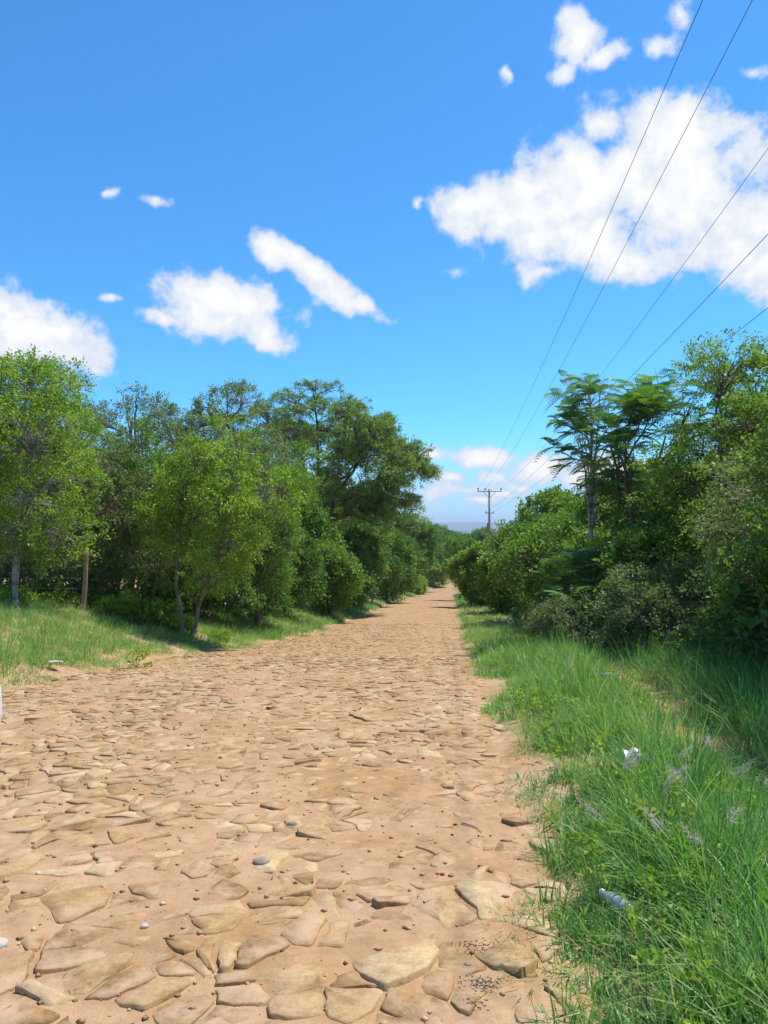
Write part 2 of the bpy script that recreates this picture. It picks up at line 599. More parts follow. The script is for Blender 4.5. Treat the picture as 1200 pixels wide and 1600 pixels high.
def stone_mat():
    m, N, L = new_mat('fieldstone')
    g = N.new('ShaderNodeNewGeometry')
    pos = g.outputs['Position']
    at = N.new('ShaderNodeAttribute')
    at.attribute_name = 'tone'
    r = ramp_node(N, [(0.0, (0.13, 0.095, 0.065)), (0.07, (0.22, 0.13, 0.065)), (0.2, (0.28, 0.172, 0.080)), (0.5, (0.385, 0.245, 0.115)),
                      (0.80, (0.44, 0.295, 0.155)), (0.94, (0.50, 0.38, 0.21)), (1.0, (0.62, 0.53, 0.36))])
    L.new(at.outputs['Fac'], r.inputs[0])
    n1 = noise_node(N, L, 8.0, 7, 0.72, pos)
    n2 = noise_node(N, L, 46.0, 6, 0.75, pos)
    r1 = ramp_node(N, [(0.34, (0.55, 0.48, 0.38)), (0.46, (0.88, 0.85, 0.78)), (0.56, (1.08, 1.06, 1.02)), (0.68, (1.30, 1.30, 1.32))])
    L.new(n1.outputs['Fac'], r1.inputs[0])
    r2 = ramp_node(N, [(0.3, (0.78, 0.76, 0.72)), (0.65, (1.08, 1.08, 1.08))])
    L.new(n2.outputs['Fac'], r2.inputs[0])
    c = mixc_node(N, L, 1.0, r.outputs[0], r1.outputs[0], 'MULTIPLY')
    c = mixc_node(N, L, 1.0, c, r2.outputs[0], 'MULTIPLY')
    # blown sand lying on the flat tops
    n3 = noise_node(N, L, 4.3, 7, 0.68, pos)
    sx = N.new('ShaderNodeSeparateXYZ')
    L.new(g.outputs['Normal'], sx.inputs[0])
    mr = N.new('ShaderNodeMapRange')
    L.new(sx.outputs[2], mr.inputs[0])
    mr.inputs[1].default_value = 0.75
    mr.inputs[2].default_value = 0.98
    dr = ramp_node(N, [(0.46, (0.04, 0.04, 0.04)), (0.60, (0.8, 0.8, 0.8))])
    L.new(n3.outputs['Fac'], dr.inputs[0])
    mu = N.new('ShaderNodeMath')
    mu.operation = 'MULTIPLY'
    L.new(mr.outputs[0], mu.inputs[0])
    L.new(dr.outputs[0], mu.inputs[1])
    c = mixc_node(N, L, mu.outputs[0], c, SAND_B)
    p = N.new('ShaderNodeBsdfPrincipled')
    L.new(c, p.inputs['Base Color'])
    p.inputs['Roughness'].default_value = 0.88
    p.inputs['Specular IOR Level'].default_value = 0.2
    b1 = N.new('ShaderNodeBump')
    b1.inputs['Strength'].default_value = 0.55
    b1.inputs['Distance'].default_value = 0.02
    L.new(n1.outputs['Fac'], b1.inputs['Height'])
    b2 = N.new('ShaderNodeBump')
    b2.inputs['Strength'].default_value = 0.5
    b2.inputs['Distance'].default_value = 0.006
    L.new(n2.outputs['Fac'], b2.inputs['Height'])
    L.new(b1.outputs[0], b2.inputs['Normal'])
    L.new(b2.outputs[0], p.inputs['Normal'])
    o = N.new('ShaderNodeOutputMaterial')
    L.new(p.outputs[0], o.inputs[0])
    return m


def ground_mat():
    m, N, L = new_mat('soil')
    g = N.new('ShaderNodeNewGeometry')
    pos = g.outputs['Position']
    n1 = noise_node(N, L, 1.1, 4, 0.6, pos)
    n2 = noise_node(N, L, 9.0, 6, 0.65, pos)
    r1 = ramp_node(N, [(0.32, SAND_C), (0.5, SAND_A), (0.68, SAND_B)])
    L.new(n1.outputs['Fac'], r1.inputs[0])
    r2 = ramp_node(N, [(0.3, (0.72, 0.68, 0.63)), (0.62, (1.02, 1.01, 1.0))])
    L.new(n2.outputs['Fac'], r2.inputs[0])
    near = mixc_node(N, L, 1.0, r1.outputs[0], r2.outputs[0], 'MULTIPLY')
    n3 = noise_node(N, L, 0.006, 6, 0.6, pos)
    r3 = ramp_node(N, [(0.3, (0.035, 0.07, 0.02)), (0.5, (0.06, 0.10, 0.03)), (0.62, (0.14, 0.14, 0.05)), (0.75, (0.05, 0.09, 0.028))])
    L.new(n3.outputs['Fac'], r3.inputs[0])
    sx = N.new('ShaderNodeSeparateXYZ')
    L.new(pos, sx.inputs[0])
    mr = N.new('ShaderNodeMapRange')
    L.new(sx.outputs[1], mr.inputs[0])
    mr.inputs[1].default_value = 150
    mr.inputs[2].default_value = 240
    c = mixc_node(N, L, mr.outputs[0], near, r3.outputs[0])
    p = N.new('ShaderNodeBsdfPrincipled')
    L.new(c, p.inputs['Base Color'])
    p.inputs['Roughness'].default_value = 0.95
    p.inputs['Specular IOR Level'].default_value = 0.1
    b = N.new('ShaderNodeBump')
    b.inputs['Strength'].default_value = 0.7
    b.inputs['Distance'].default_value = 0.02
    L.new(n2.outputs['Fac'], b.inputs['Height'])
    L.new(b.outputs[0], p.inputs['Normal'])
    o = N.new('ShaderNodeOutputMaterial')
    L.new(p.outputs[0], o.inputs[0])
    return m


M = dict(
    sand=sand_mat(), stone=stone_mat(), soil=ground_mat(),
    bright=leaf_mat('leaf_bright', (0.105, 0.205, 0.018), (0.205, 0.36, 0.032), (0.31, 0.46, 0.06)),
    mid=leaf_mat('leaf_mid', (0.072, 0.17, 0.025), (0.145, 0.285, 0.04), (0.235, 0.38, 0.065)),
    dark=leaf_mat('leaf_dark', (0.05, 0.13, 0.024), (0.10, 0.22, 0.036), (0.17, 0.31, 0.055)),
    grey=leaf_mat('leaf_grey', (0.092, 0.155, 0.05), (0.165, 0.245, 0.085), (0.25, 0.325, 0.13)),
    olive=leaf_mat('leaf_olive', (0.085, 0.175, 0.03), (0.165, 0.295, 0.05), (0.26, 0.37, 0.075)),
    feather=leaf_mat('leaf_feather', (0.055, 0.16, 0.03), (0.115, 0.27, 0.05), (0.205, 0.40, 0.06)),
    yellow=leaf_mat('leaf_yellow', (0.16, 0.27, 0.025), (0.28, 0.41, 0.045), (0.38, 0.48, 0.08)),
    grass=leaf_mat('grass_blade', (0.08, 0.22, 0.048), (0.165, 0.385, 0.08), (0.37, 0.47, 0.16), 0.42, 0.4, (1.15, 1.15, 0.65)),
    straw=leaf_mat('dry_grass', (0.20, 0.15, 0.07), (0.33, 0.26, 0.13), (0.48, 0.41, 0.24), 0.2, 0.7, (1, 1, 1)),
    plume=leaf_mat('seed_plume', (0.44, 0.37, 0.32), (0.58, 0.50, 0.45), (0.72, 0.66, 0.60), 0.5, 0.7, (1, 1, 1)),
    bark=bark_mat('bark_brown', (0.075, 0.055, 0.040), (0.19, 0.145, 0.105)),
    barkgrey=bark_mat('bark_grey', (0.13, 0.11, 0.09), (0.30, 0.26, 0.22)),
    barkpale=bark_mat('bark_pale', (0.28, 0.26, 0.24), (0.46, 0.43, 0.40), 9, 3, 0.7),
    wood=bark_mat('weathered_wood', (0.20, 0.14, 0.085), (0.36, 0.265, 0.17), 30, 12),
    twig=bark_mat('bleached_twig', (0.26, 0.20, 0.14), (0.48, 0.40, 0.30)),
    concrete=plain_mat('concrete_pole', (0.34, 0.32, 0.30), 0.85, var=0.2, scale=8),
    wire=plain_mat('cable', (0.035, 0.04, 0.05), 0.5, var=0.1),
    steel=plain_mat('galvanised_steel', (0.20, 0.20, 0.21), 0.55, 0.5),
    porcelain=plain_mat('porcelain', (0.10, 0.075, 0.065), 0.3),
    white=plain_mat('white_paint', (0.62, 0.62, 0.64), 0.7, var=0.08),
    quartz=plain_mat('white_quartz', (0.46, 0.40, 0.32), 0.7, var=0.2, scale=60, bump=0.5),
    greystone=plain_mat('grey_pebble', (0.27, 0.215, 0.16), 0.8, var=0.25, scale=50, bump=0.5),
    plastic=plain_mat('clear_plastic', (0.86, 0.93, 0.97), 0.12, var=0.03, trans=0.72),
    bluelabel=plain_mat('blue_label', (0.05, 0.32, 0.62), 0.4),
    cap=plain_mat('blue_cap', (0.10, 0.28, 0.70), 0.4),
    film=plain_mat('plastic_film', (0.55, 0.64, 0.66), 0.3, var=0.1, trans=0.4, alpha=0.6),
    paper=plain_mat('paper_scrap', (0.46, 0.42, 0.36), 0.8, var=0.25, scale=40),
    seeds=plain_mat('fallen_seeds', (0.055, 0.045, 0.05), 0.8, var=0.4, scale=90),
    roof=plain_mat('metal_roof', (0.75, 0.76, 0.77), 0.5),
    hill=plain_mat('wooded_hill', (0.045, 0.075, 0.035), 0.95, var=0.4, scale=0.006),
)

# ------------------------------------------------------------------ the ground, the road, the hills
dl = [-14.0]
while dl[-1] < 11500:
    d = dl[-1]
    dl.append(d + (0.3 if d < 14 else min(0.3 + (d - 14) * 0.045, 260)))
DL = np.array(dl)
xs = list(np.arange(-13, 30.01, 0.33))
st = 0.3
while xs[-1] < 7000:
    st *= 1.16
    xs.append(xs[-1] + st)
st = 0.3
while xs[0] > -7000:
    st *= 1.16
    xs.insert(0, xs[0] - st)
XS = np.array(xs)
GX, GD = np.meshgrid(XS, DL)
GZ = ground_z(GX, GD)
V = np.stack([GX, GD, GZ], -1).reshape(-1, 3)
ii = np.arange(len(DL) * len(XS)).reshape(len(DL), len(XS))
Q = np.stack([ii[:-1, :-1], ii[:-1, 1:], ii[1:, 1:], ii[1:, :-1]], -1).reshape(-1, 4)
ground = tag(obj_np('ground', V, Q, mat=M['soil'], smooth=True), 'reddish soil of the verges running out to the far plain', None, None, 'structure')

rd = [-6.0]
while rd[-1] < 235:
    d = rd[-1]
    rd.append(d + (0.10 if d < 1.2 else 0.042 if d < 6.5 else min(0.042 + (d - 6.5) * 0.015, 1.2)))
RD = np.array(rd)
SS = np.linspace(-0.42, 6.37, 140)
RS, RDD = np.meshgrid(SS, RD)
RX = RS + edge_l(RDD)
RZ = sand_z(RX, RDD)
out = np.maximum(np.maximum(-RS, RS - 5.95), 0)
RZ = RZ - 0.35 * out + 0.0
V = np.stack([RX, RDD, RZ], -1).reshape(-1, 3)
ii = np.arange(len(RD) * len(SS)).reshape(len(RD), len(SS))
Q = np.stack([ii[:-1, :-1], ii[:-1, 1:], ii[1:, 1:], ii[1:, :-1]], -1).reshape(-1, 4)
road = tag(obj_np('road', V, Q, mat=M['sand'], smooth=True), 'sandy orange road paved with flat irregular fieldstones', None, None, 'structure')

hx = np.linspace(-7500, 9500, 240)
prof = 84 + 26 * fbm2(hx * 0.0011, hx * 0 + 3.3, 41) + 10 * fbm2(hx * 0.006, hx * 0 + 9.3, 43)
rows = [(7400, 0.0), (7900, 0.55), (8500, 0.9), (9000, 1.0), (9700, 0.0)]
V = np.concatenate([np.stack([hx, np.full_like(hx, y) + 150 * fbm2(hx * 0.002, hx * 0 + y, 47), -70 + prof * f + 4 * f * fbm2(hx * .01, hx * 0 + y, 49)], -1) for y, f in rows])
ii = np.arange(len(rows) * len(hx)).reshape(len(rows), len(hx))
Q = np.stack([ii[:-1, :-1], ii[:-1, 1:], ii[1:, 1:], ii[1:, :-1]], -1).reshape(-1, 4)
tag(obj_np('hills', V, Q, mat=M['hill'], smooth=True), 'long low blue wooded ridge along the horizon', None, None, 'structure')

# ------------------------------------------------------------------ paving stones
rng = np.random.default_rng(11)
prng = random.Random(5)
cell = 0.25
grid = {}
pts = []
S0, S1, D0, D1 = -0.15, 6.1, 1.3, 36.0


def add_pts(n, rlo, rhi, d0, d1):
    for _ in range(n):
        s, d = prng.uniform(S0, S1), prng.uniform(d0, d1)
        r = prng.uniform(rlo, rhi)
        ci, cj = int(s / cell), int(d / cell)
        ok = True
        for i in range(ci - 2, ci + 3):
            for j in range(cj - 2, cj + 3):
                for k in grid.get((i, j), ()):
                    s2, d2, r2 = pts[k]
                    if (s - s2) ** 2 + (d - d2) ** 2 < (0.92 * (r + r2)) ** 2:
                        ok = False
                        break
                if not ok:
                    break
            if not ok:
                break
        if ok:
            grid.setdefault((ci, cj), []).append(len(pts))
            pts.append((s, d, r))


for (a, b, f) in ((D0, 3.4, 0.86), (3.4, 5, 0.72), (5, 8, 0.62), (8, 20, 0.58), (20, 28, 0.7), (28, D1, 0.85)):
    area = (b - a) * (S1 - S0)
    add_pts(int(area * 5 / f), 0.125 * f, 0.17 * f, a, b)
    add_pts(int(area * 22 / f), 0.085 * f, 0.125 * f, a, b)
    add_pts(int(area * 50 / f), 0.05 * f, 0.08 * f, a, b)


def clip(poly, nx, ny, c):
    out = []
    m = len(poly)
    for i in range(m):
        ax, ay = poly[i]
        bx_, by_ = poly[(i + 1) % m]
        da, db = nx * ax + ny * ay - c, nx * bx_ + ny * by_ - c
        if da <= 0:
            out.append((ax, ay))
        if (da < 0 < db) or (db < 0 < da):
            t = da / (da - db)
            out.append((ax + t * (bx_ - ax), ay + t * (by_ - ay)))
    return out


def cell_poly(k):
    s, d, r = pts[k]
    w = r * 3.4
    poly = [(s - w, d - w), (s + w, d - w), (s + w, d + w), (s - w, d + w)]
    ci, cj = int(s / cell), int(d / cell)
    for i in range(ci - 3, ci + 4):
        for j in range(cj - 3, cj + 4):
            for q in grid.get((i, j), ()):
                if q == k:
                    continue
                s2, d2, r2 = pts[q]
                nx, ny = s2 - s, d2 - d
                L2 = nx * nx + ny * ny
                t = 0.5 + (r * r - r2 * r2) / (2 * L2)
                mx, my = s + nx * t, d + ny * t
                poly = clip(poly, nx, ny, nx * mx + ny * my)
                if len(poly) < 3:
                    return None
    return poly


def split_poly(P):
    """break a slab in two along a straight crack"""
    c = sum(p[0] for p in P) / len(P) + prng.gauss(0, 0.02), sum(p[1] for p in P) / len(P) + prng.gauss(0, 0.02)
    a = prng.uniform(0, math.pi)
    nx, ny = math.cos(a), math.sin(a)
    cc = nx * c[0] + ny * c[1]
    return clip(P, nx, ny, cc - 0.004), clip(P, -nx, -ny, -cc - 0.004)


def stone_geom(poly, lod, pre):
    P = np.array(poly)
    if len(P) < 3:
        return None
    c = P.mean(0)
    ext = np.sqrt(((P - c) ** 2).sum(1)).mean()
    if ext < 0.024:
        return None
    base, slope, sandc, sw = pre
    P = c + (P - c) * (1 - prng.uniform(0.0, 0.05) - 0.002 / ext)
    out = []
    n = len(P)
    for i in range(n):
        a, b = P[i], P[(i + 1) % n]
        e = b - a
        ln = np.hypot(*e)
        if ln < 0.03:
            out.append((a + b) / 2)
            continue
        nrm = np.array([e[1], -e[0]]) / ln
        c1, c2 = prng.uniform(0.02, 0.14), prng.uniform(0.02, 0.14)
        out.append(a + e * c1 + nrm * prng.uniform(-0.03, 0.01) * ln)
        if lod == 0 and ln > 0.07:
            out.append(a + e * prng.uniform(0.3, 0.45) + nrm * prng.uniform(-0.09, 0.06) * ln)
            if ln > 0.13:
                out.append(a + e * prng.uniform(0.6, 0.75) + nrm * prng.uniform(-0.09, 0.06) * ln)
        out.append(b - e * c2 + nrm * prng.uniform(-0.03, 0.01) * ln)
    O = np.array(out)
    if len(O) < 4:
        return None
    c = O.mean(0)
    X = O[:, 0] + edge_l(O[:, 1])
    cx = c[0] + float(edge_l(c[1]))
    track = 0.008 * math.exp(-((cx - 0.25 - 0.05 * c[1]) / 0.55) ** 2)
    h = sandc + (prng.gauss(0.0028, 0.0040) if c[1] > 5 else prng.gauss(0.0020 + 0.0022 * max(0.0, min(1.0, (5 - c[1]) / 2)), 0.0044)) - 0.0045 * max(0.0, float(math.sin(c[1] * 1.1 + cx * 1.7)) * math.sin(cx * 2.3 - c[1] * 0.6)) - track * 0.25 + 0.014 * sw
    tl = 0.065 if ext > 0.09 else 0.085
    tx, ty = prng.gauss(0, tl), prng.gauss(0, tl)
    loc = np.array([cx, c[1], base])
    lx, ly = X - cx, O[:, 1] - c[1]
    zt = h + tx * lx + (ty + slope) * ly
    if h < sandc - 0.014:
        return None
    m = len(O)
    bev = prng.uniform(0.004, 0.011)
    f2 = 1 - bev / ext
    jz = np.array([prng.uniform(-0.004, 0.0015) for _ in range(m)])
    rings = [np.stack([lx * 1.03, ly * 1.03, zt - 0.06], -1), np.stack([lx, ly, zt - 0.0045 + jz], -1)]
    if lod < 2:
        rings.append(np.stack([lx * f2, ly * f2, h + (tx * lx + (ty + slope) * ly) * f2 + jz * 0.3], -1))
    nr = len(rings)
    ctr = np.array([[prng.gauss(0, 0.15) * ext, prng.gauss(0, 0.15) * ext, 0]])
    ctr[0, 2] = h + tx * ctr[0, 0] + (ty + slope) * ctr[0, 1] + prng.uniform(-0.003, 0.004)
    Vv = np.concatenate(rings + [ctr])
    q, t = [], []
    for a in range(nr - 1):
        for j in range(m):
            q.append((a * m + j, a * m + (j + 1) % m, (a + 1) * m + (j + 1) % m, (a + 1) * m + j))
    for j in range(m):
        t.append(((nr - 1) * m + j, (nr - 1) * m + (j + 1) % m, nr * m))
    u = prng.random()
    tone = (0.02 if u < 0.012 else prng.uniform(0.04, 0.12) if u < 0.07 else prng.uniform(0.95, 1.0) if u > 0.985 else min(0.95, max(0.14, prng.gauss(0.52, 0.27))))
    ar = 0.5 * abs(np.dot(lx, np.roll(ly, 1)) - np.dot(ly, np.roll(lx, 1)))
    if ext > 0.085:
        tone = min(0.9, max(0.25, tone))
    return loc, Vv, np.array(q), np.array(t), tone, ar


pieces = []
for k in range(len(pts)):
    poly = cell_poly(k)
    if not poly:
        continue
    if prng.random() < 0.55 and pts[k][2] > 0.055:
        pieces += [p for p in split_poly(poly) if len(p) >= 3]
    else:
        pieces.append(poly)
cs = np.array([np.array(p).mean(0) for p in pieces])
cX, cD = cs[:, 0] + edge_l(cs[:, 1]), cs[:, 1]
p_base = road_z(cD) + 0.05 * (1 - (2 * cs[:, 0] / 5.95 - 1) ** 2) + 0.055 * fbm2(cX * .7, cD * .5, 3)
p_slope = (road_z(cD + 0.2) - road_z(cD - 0.2)) / 0.4
p_sand = sand_z(cX, cD) - p_base
p_sw = fbm2(cX * 0.9, cD * 0.8, 61, 2)
stones = []
for k, p in enumerate(pieces):
    g = stone_geom(p, 0 if cD[k] < 9 else 1 if cD[k] < 14 else 2, (float(p_base[k]), float(p_slope[k]), float(p_sand[k]), float(p_sw[k])))
    if g:
        stones.append(g)


def shown(g):
    x, d = g[0][0], g[0][1]
    u, v = x / d, (CAM_Z - g[0][2]) / d
    if abs(u) > 0.535 or v > 0.70:
        return 0
    return g[5] * (CAM_Z - g[0][2]) / d ** 3


order = sorted(range(len(stones)), key=lambda i: -shown(stones[i]))
rest = []
for n_, i in enumerate(order):
    loc, Vv, q, t, tone, ar = stones[i]
    if n_ < 300:
        o = obj_np('stone', Vv, q, t, np.full(len(Vv), tone), M['stone'], False, road, tuple(loc))
    else:
        rest.append((Vv + loc, q, t, tone))
Vr, Qr, Tr = merge([(a, b, c) for a, b, c, _ in rest])
tr = np.concatenate([np.full(len(a), t) for a, b, c, t in rest])
tag(obj_np('stones', Vr, Qr, Tr, tr, M['stone'], False, road), None, None, None, 'stuff')


# ------------------------------------------------------------------ grass
def blades(root, h, w, az_, lean, tone, segs=3):
    n = len(root)
    t = np.linspace(0, 1, segs + 1)
    dirv = np.stack([np.cos(az_), np.sin(az_), np.zeros(n)], -1)
    up = np.array([0, 0, 1.0])
    ca = lean[:, None] * t[None, :] ** 1.0
    # integrate the curved spine
    ang_ = lean[:, None] * (0.25 + 1.15 * t[None, :])
    step = h[:, None] / segs
    dz = np.cos(ang_) * step
    dr = np.sin(ang_) * step
    Z = np.cumsum(np.concatenate([np.zeros((n, 1)), dz[:, 1:]], 1), 1)
    Rr = np.cumsum(np.concatenate([np.zeros((n, 1)), dr[:, 1:]], 1), 1)
    C = root[:, None, :] + dirv[:, None, :] * Rr[:, :, None] + up * Z[:, :, None]
    side = np.stack([-np.sin(az_), np.cos(az_), np.zeros(n)], -1)
    tw = rng.uniform(-0.9, 0.9, n)
    side = side * np.cos(tw)[:, None] + dirv * np.sin(tw)[:, None]
    wt = (1 - t ** 1.6) * 0.5
    wt[0] *= 0.7
    A = C[:, :-1] - side[:, None, :] * (w[:, None] * wt[None, :-1])[:, :, None]
    B = C[:, :-1] + side[:, None, :] * (w[:, None] * wt[None, :-1])[:, :, None]
    tip = C[:, -1:]
    Vv = np.concatenate([A, B, tip], 1)
    m = 2 * segs + 1
    off = np.arange(n)[:, None] * m
    q = np.concatenate([off + np.array([[i, segs + i, segs + i + 1, i + 1]]) for i in range(segs - 1)], 0)
    tt = off + np.array([[segs - 1, 2 * segs - 1, 2 * segs]])
    return Vv.reshape(-1, 3), q, tt, np.repeat(tone, m)


def tufted(cx, cd, nb, hh, spread, w, lean=(0.25, 1.0), tone=(0.35, 0.18), straw=0.04, segs=3):
    """cx, cd, nb, hh: arrays of tuft centre, blade count and height"""
    n = len(cx)
    idx = np.repeat(np.arange(n), nb)
    N_ = len(idx)
    a = rng.uniform(0, 2 * np.pi, N_)
    rr = spread * np.sqrt(rng.uniform(0, 1, N_))
    x, d = cx[idx] + rr * np.cos(a), cd[idx] + rr * np.sin(a)
    z = ground_z(x, d) - 0.01
    inroad = (x > edge_l(d) - 0.05) & (x < edge_r(d) + 0.05)
    z = np.where(inroad, np.maximum(z, sand_z(x, d) - 0.03), z)
    h = hh[idx] * rng.uniform(0.45, 1.1, N_)
    wind = 0.35
    a2 = np.arctan2(np.sin(a) + wind * rng.normal(0, 1, N_), np.cos(a) + wind * rng.normal(0, 1, N_))
    le = rng.uniform(lean[0], lean[1], N_)
    tt = np.clip(tone[0] + 0.55 * fbm2(cx * 0.9, cd * 0.9, 83, 3)[idx] + rng.normal(0, tone[1], N_) + 0.15 * rng.normal(0, 1, n)[idx], 0, 0.88)
    tt = np.where(rng.uniform(0, 1, N_) < straw, 1.0, tt)
    return blades(np.stack([x, d, z], -1), h, w * rng.uniform(0.6, 1.25, N_), a2, le, tt, segs)


def scatter(n, d0, d1, fx0, fx1, power=1.0):
    d = d0 + (d1 - d0) * rng.uniform(0, 1, n) ** power
    a, b = fx0(d), fx1(d)
    return a + (b - a) * rng.uniform(0, 1, n), d


def keep(x, d, thr, seed, scale=1.1):
    return fbm2(x * scale, d * scale, seed, 3) > thr


def wob(d, seed, amp=0.35):
    return amp * 2 * fbm2(d * 0.9, d * 0 + seed, 71 + seed, 3)


# verge beside the road on the right: long soft grass, thinner towards the road
x, d = scatter(2300, 1.5, 12, lambda d: edge_r(d) + 0.02 + wob(d, 1), lambda d: path_l(d) + 0.08 * np.sin(d * 3))
k = keep(x, d, -0.11, 51, 1.7)
x, d = x[k], d[k]
dist_edge = np.minimum(x - edge_r(d) - wob(d, 1), 0.25 + 1.2 * (path_l(d) - x))
hh = (0.12 + 0.34 * sstep(0.1, 0.9, dist_edge)) * rng.uniform(0.45, 1.5, len(x)) * (1.0 + 0.2 * sstep(4.0, 2.0, d)) * (1 + 0.9 * fbm2(x * 1.3, d * 1.3, 87, 3))
nb = (18 + 16 * rng.uniform(0, 1, len(x))).astype(int)
G1 = tufted(x, d, nb, hh, 0.08, 0.009, (0.15, 1.5), (0.48, 0.22), 0.1, 3)
# short creeping fringe at the road edge
x, d = scatter(1400, 1.6, 26, lambda d: edge_r(d) - 0.12 + wob(d, 1), lambda d: edge_r(d) + 0.5 + wob(d, 1), 1.3)
k = keep(x, d, 0.015, 53, 1.6)
x, d = x[k], d[k]
G2 = tufted(x, d, np.full(len(x), 22), 0.10 * rng.uniform(0.5, 1.4, len(x)), 0.09, 0.005, (0.5, 1.5), (0.3, 0.15), 0.04, 2)
# farther on
x, d = scatter(2300, 12, 42, lambda d: edge_r(d) + 0.1 + wob(d, 1), lambda d: edge_r(d) + 2.3 + 0.03 * d, 1.35)
G3 = tufted(x, d, np.full(len(x), 15), 0.32 * rng.uniform(0.5, 1.25, len(x)), 0.13, 0.011, (0.2, 1.0), (0.5, 0.16), 0.08, 2)
x, d = scatter(1000, 40, 120, lambda d: edge_r(d) + 0.1 + wob(d, 1), lambda d: edge_r(d) + 2.6)
G4 = tufted(x, d, np.full(len(x), 12), 0.35 * rng.uniform(0.5, 1.2, len(x)), 0.25, 0.03, (0.2, 1.0), (0.40, 0.16), 0.04, 2)


def join_grass(gs):
    V_, q_, t_ = merge([(g[0], g[1], g[2]) for g in gs])
    return V_, q_, t_, np.concatenate([g[3] for g in gs])


tag(obj_np('verge_grass', *join_grass([G1, G2, G3, G4]), M['grass']), 'long green grass on the sunlit verge beside the foot trail', 'grass', None, 'stuff')
# shaded tall grass beyond the foot trail
x, d = scatter(1500, 3.0, 14, lambda d: path_l(d) + 0.24, lambda d: path_l(d) + 3.2)
hh = 0.5 * rng.uniform(0.6, 1.5, len(x))
G5 = tufted(x, d, np.full(len(x), 24), hh, 0.10, 0.008, (0.2, 1.3), (0.25, 0.15), 0.05)
tag(obj_np('shaded_grass', *join_grass([G5]), M['grass']), 'tall shaded grass under the thicket beyond the foot trail', 'grass', None, 'stuff')
# left bank
x, d = scatter(4300, 6.5, 24, lambda d: edge_l(d) - 4.6, lambda d: edge_l(d) - 0.05 + wob(d, 2), 1.0)
k = keep(x, d, -0.17, 55)
x, d = x[k], d[k]
hh = (0.12 + 0.15 * sstep(0.0, 0.8, edge_l(d) - x)) * rng.uniform(0.6, 1.4, len(x))
G6 = tufted(x, d, np.full(len(x), 21), hh, 0.11, 0.0095, (0.2, 1.1), (0.52, 0.17), 0.10, 2)
x, d = scatter(1900, 23, 60, lambda d: edge_l(d) - 2.6, lambda d: edge_l(d) + wob(d, 2), 1.2)
G7 = tufted(x, d, np.full(len(x), 16), 0.34 * rng.uniform(0.5, 1.3, len(x)), 0.17, 0.016, (0.2, 1.0), (0.42, 0.15), 0.05, 2)
x, d = scatter(1200, 58, 165, lambda d: edge_l(d) - 3.5, lambda d: edge_l(d) + wob(d, 2))
G8 = tufted(x, d, np.full(len(x), 12), 0.4 * rng.uniform(0.5, 1.2, len(x)), 0.3, 0.04, (0.2, 1.0), (0.5, 0.15), 0.08, 2)
x, d = scatter(900, 6.5, 26, lambda d: edge_l(d) - 0.2 + wob(d, 2), lambda d: edge_l(d) + 0.35 + wob(d, 2), 1.0)
k = keep(x, d, 0.03, 57, 1.5)
x, d = x[k], d[k]
G9 = tufted(x, d, np.full(len(x), 18), 0.09 * rng.uniform(0.5, 1.4, len(x)), 0.10, 0.007, (0.5, 1.5), (0.42, 0.15), 0.08, 2)
tag(obj_np('bank_grass', *join_grass([G6, G7, G8, G9]), M['grass']), 'bright short grass on the bank below the wire fence', 'grass', None, 'stuff')


# ------------------------------------------------------------------ trees and shrubs
def leaf_cloud(C, O, g, sprays, per, L, l, w, up=0.35, spread=0.9, flat=0.0, tone0=0.45, tvar=0.13, cvar=0.15, droop=0.25):
    n = len(C)
    cl_t = g.normal(0, cvar * 1.3, n)
    idx = np.repeat(np.arange(n), sprays)
    D = O[idx] + spread * g.normal(0, 1, (len(idx), 3))
    D[:, 2] += up
    D[:, 2] *= (1 - flat)
    D = unit(D)
    Ls = L * g.uniform(0.5, 1.15, len(idx))
    j = np.repeat(np.arange(len(idx)), per)
    t = g.uniform(0.1, 1.0, len(j))
    pos = C[idx][j] + D[j] * (Ls[j] * t)[:, None]
    pos[:, 2] -= droop * Ls[j] * t * t
    pos += g.normal(0, 0.12 * L, pos.shape)
    rv = g.normal(0, 1, (len(j), 3))
    a = unit(0.7 * D[j] + 0.8 * rv + np.array([0, 0, -0.15]))
    nn = unit(np.array([0, 0, 0.9]) + 0.75 * g.normal(0, 1, (len(j), 3)))
    b = unit(np.cross(a, nn))
    nn = np.cross(b, a)
    ll = l * g.uniform(0.6, 1.25, len(j))
    ww = w * g.uniform(0.7, 1.2, len(j))
    v0 = pos
    v1 = pos + a * (0.45 * ll)[:, None] + b * (0.5 * ww)[:, None] + nn * (0.06 * ll)[:, None]
    v2 = pos + a * ll[:, None]
    v3 = pos + a * (0.45 * ll)[:, None] - b * (0.5 * ww)[:, None] + nn * (0.06 * ll)[:, None]
    V_ = np.stack([v0, v1, v2, v3], 1).reshape(-1, 3)
    Q_ = np.arange(len(j) * 4).reshape(-1, 4)
    tone = np.clip(tone0 + cl_t[idx][j] + g.normal(0, tvar, len(j)), 0, 1)
    return V_, Q_, np.repeat(tone, 4)


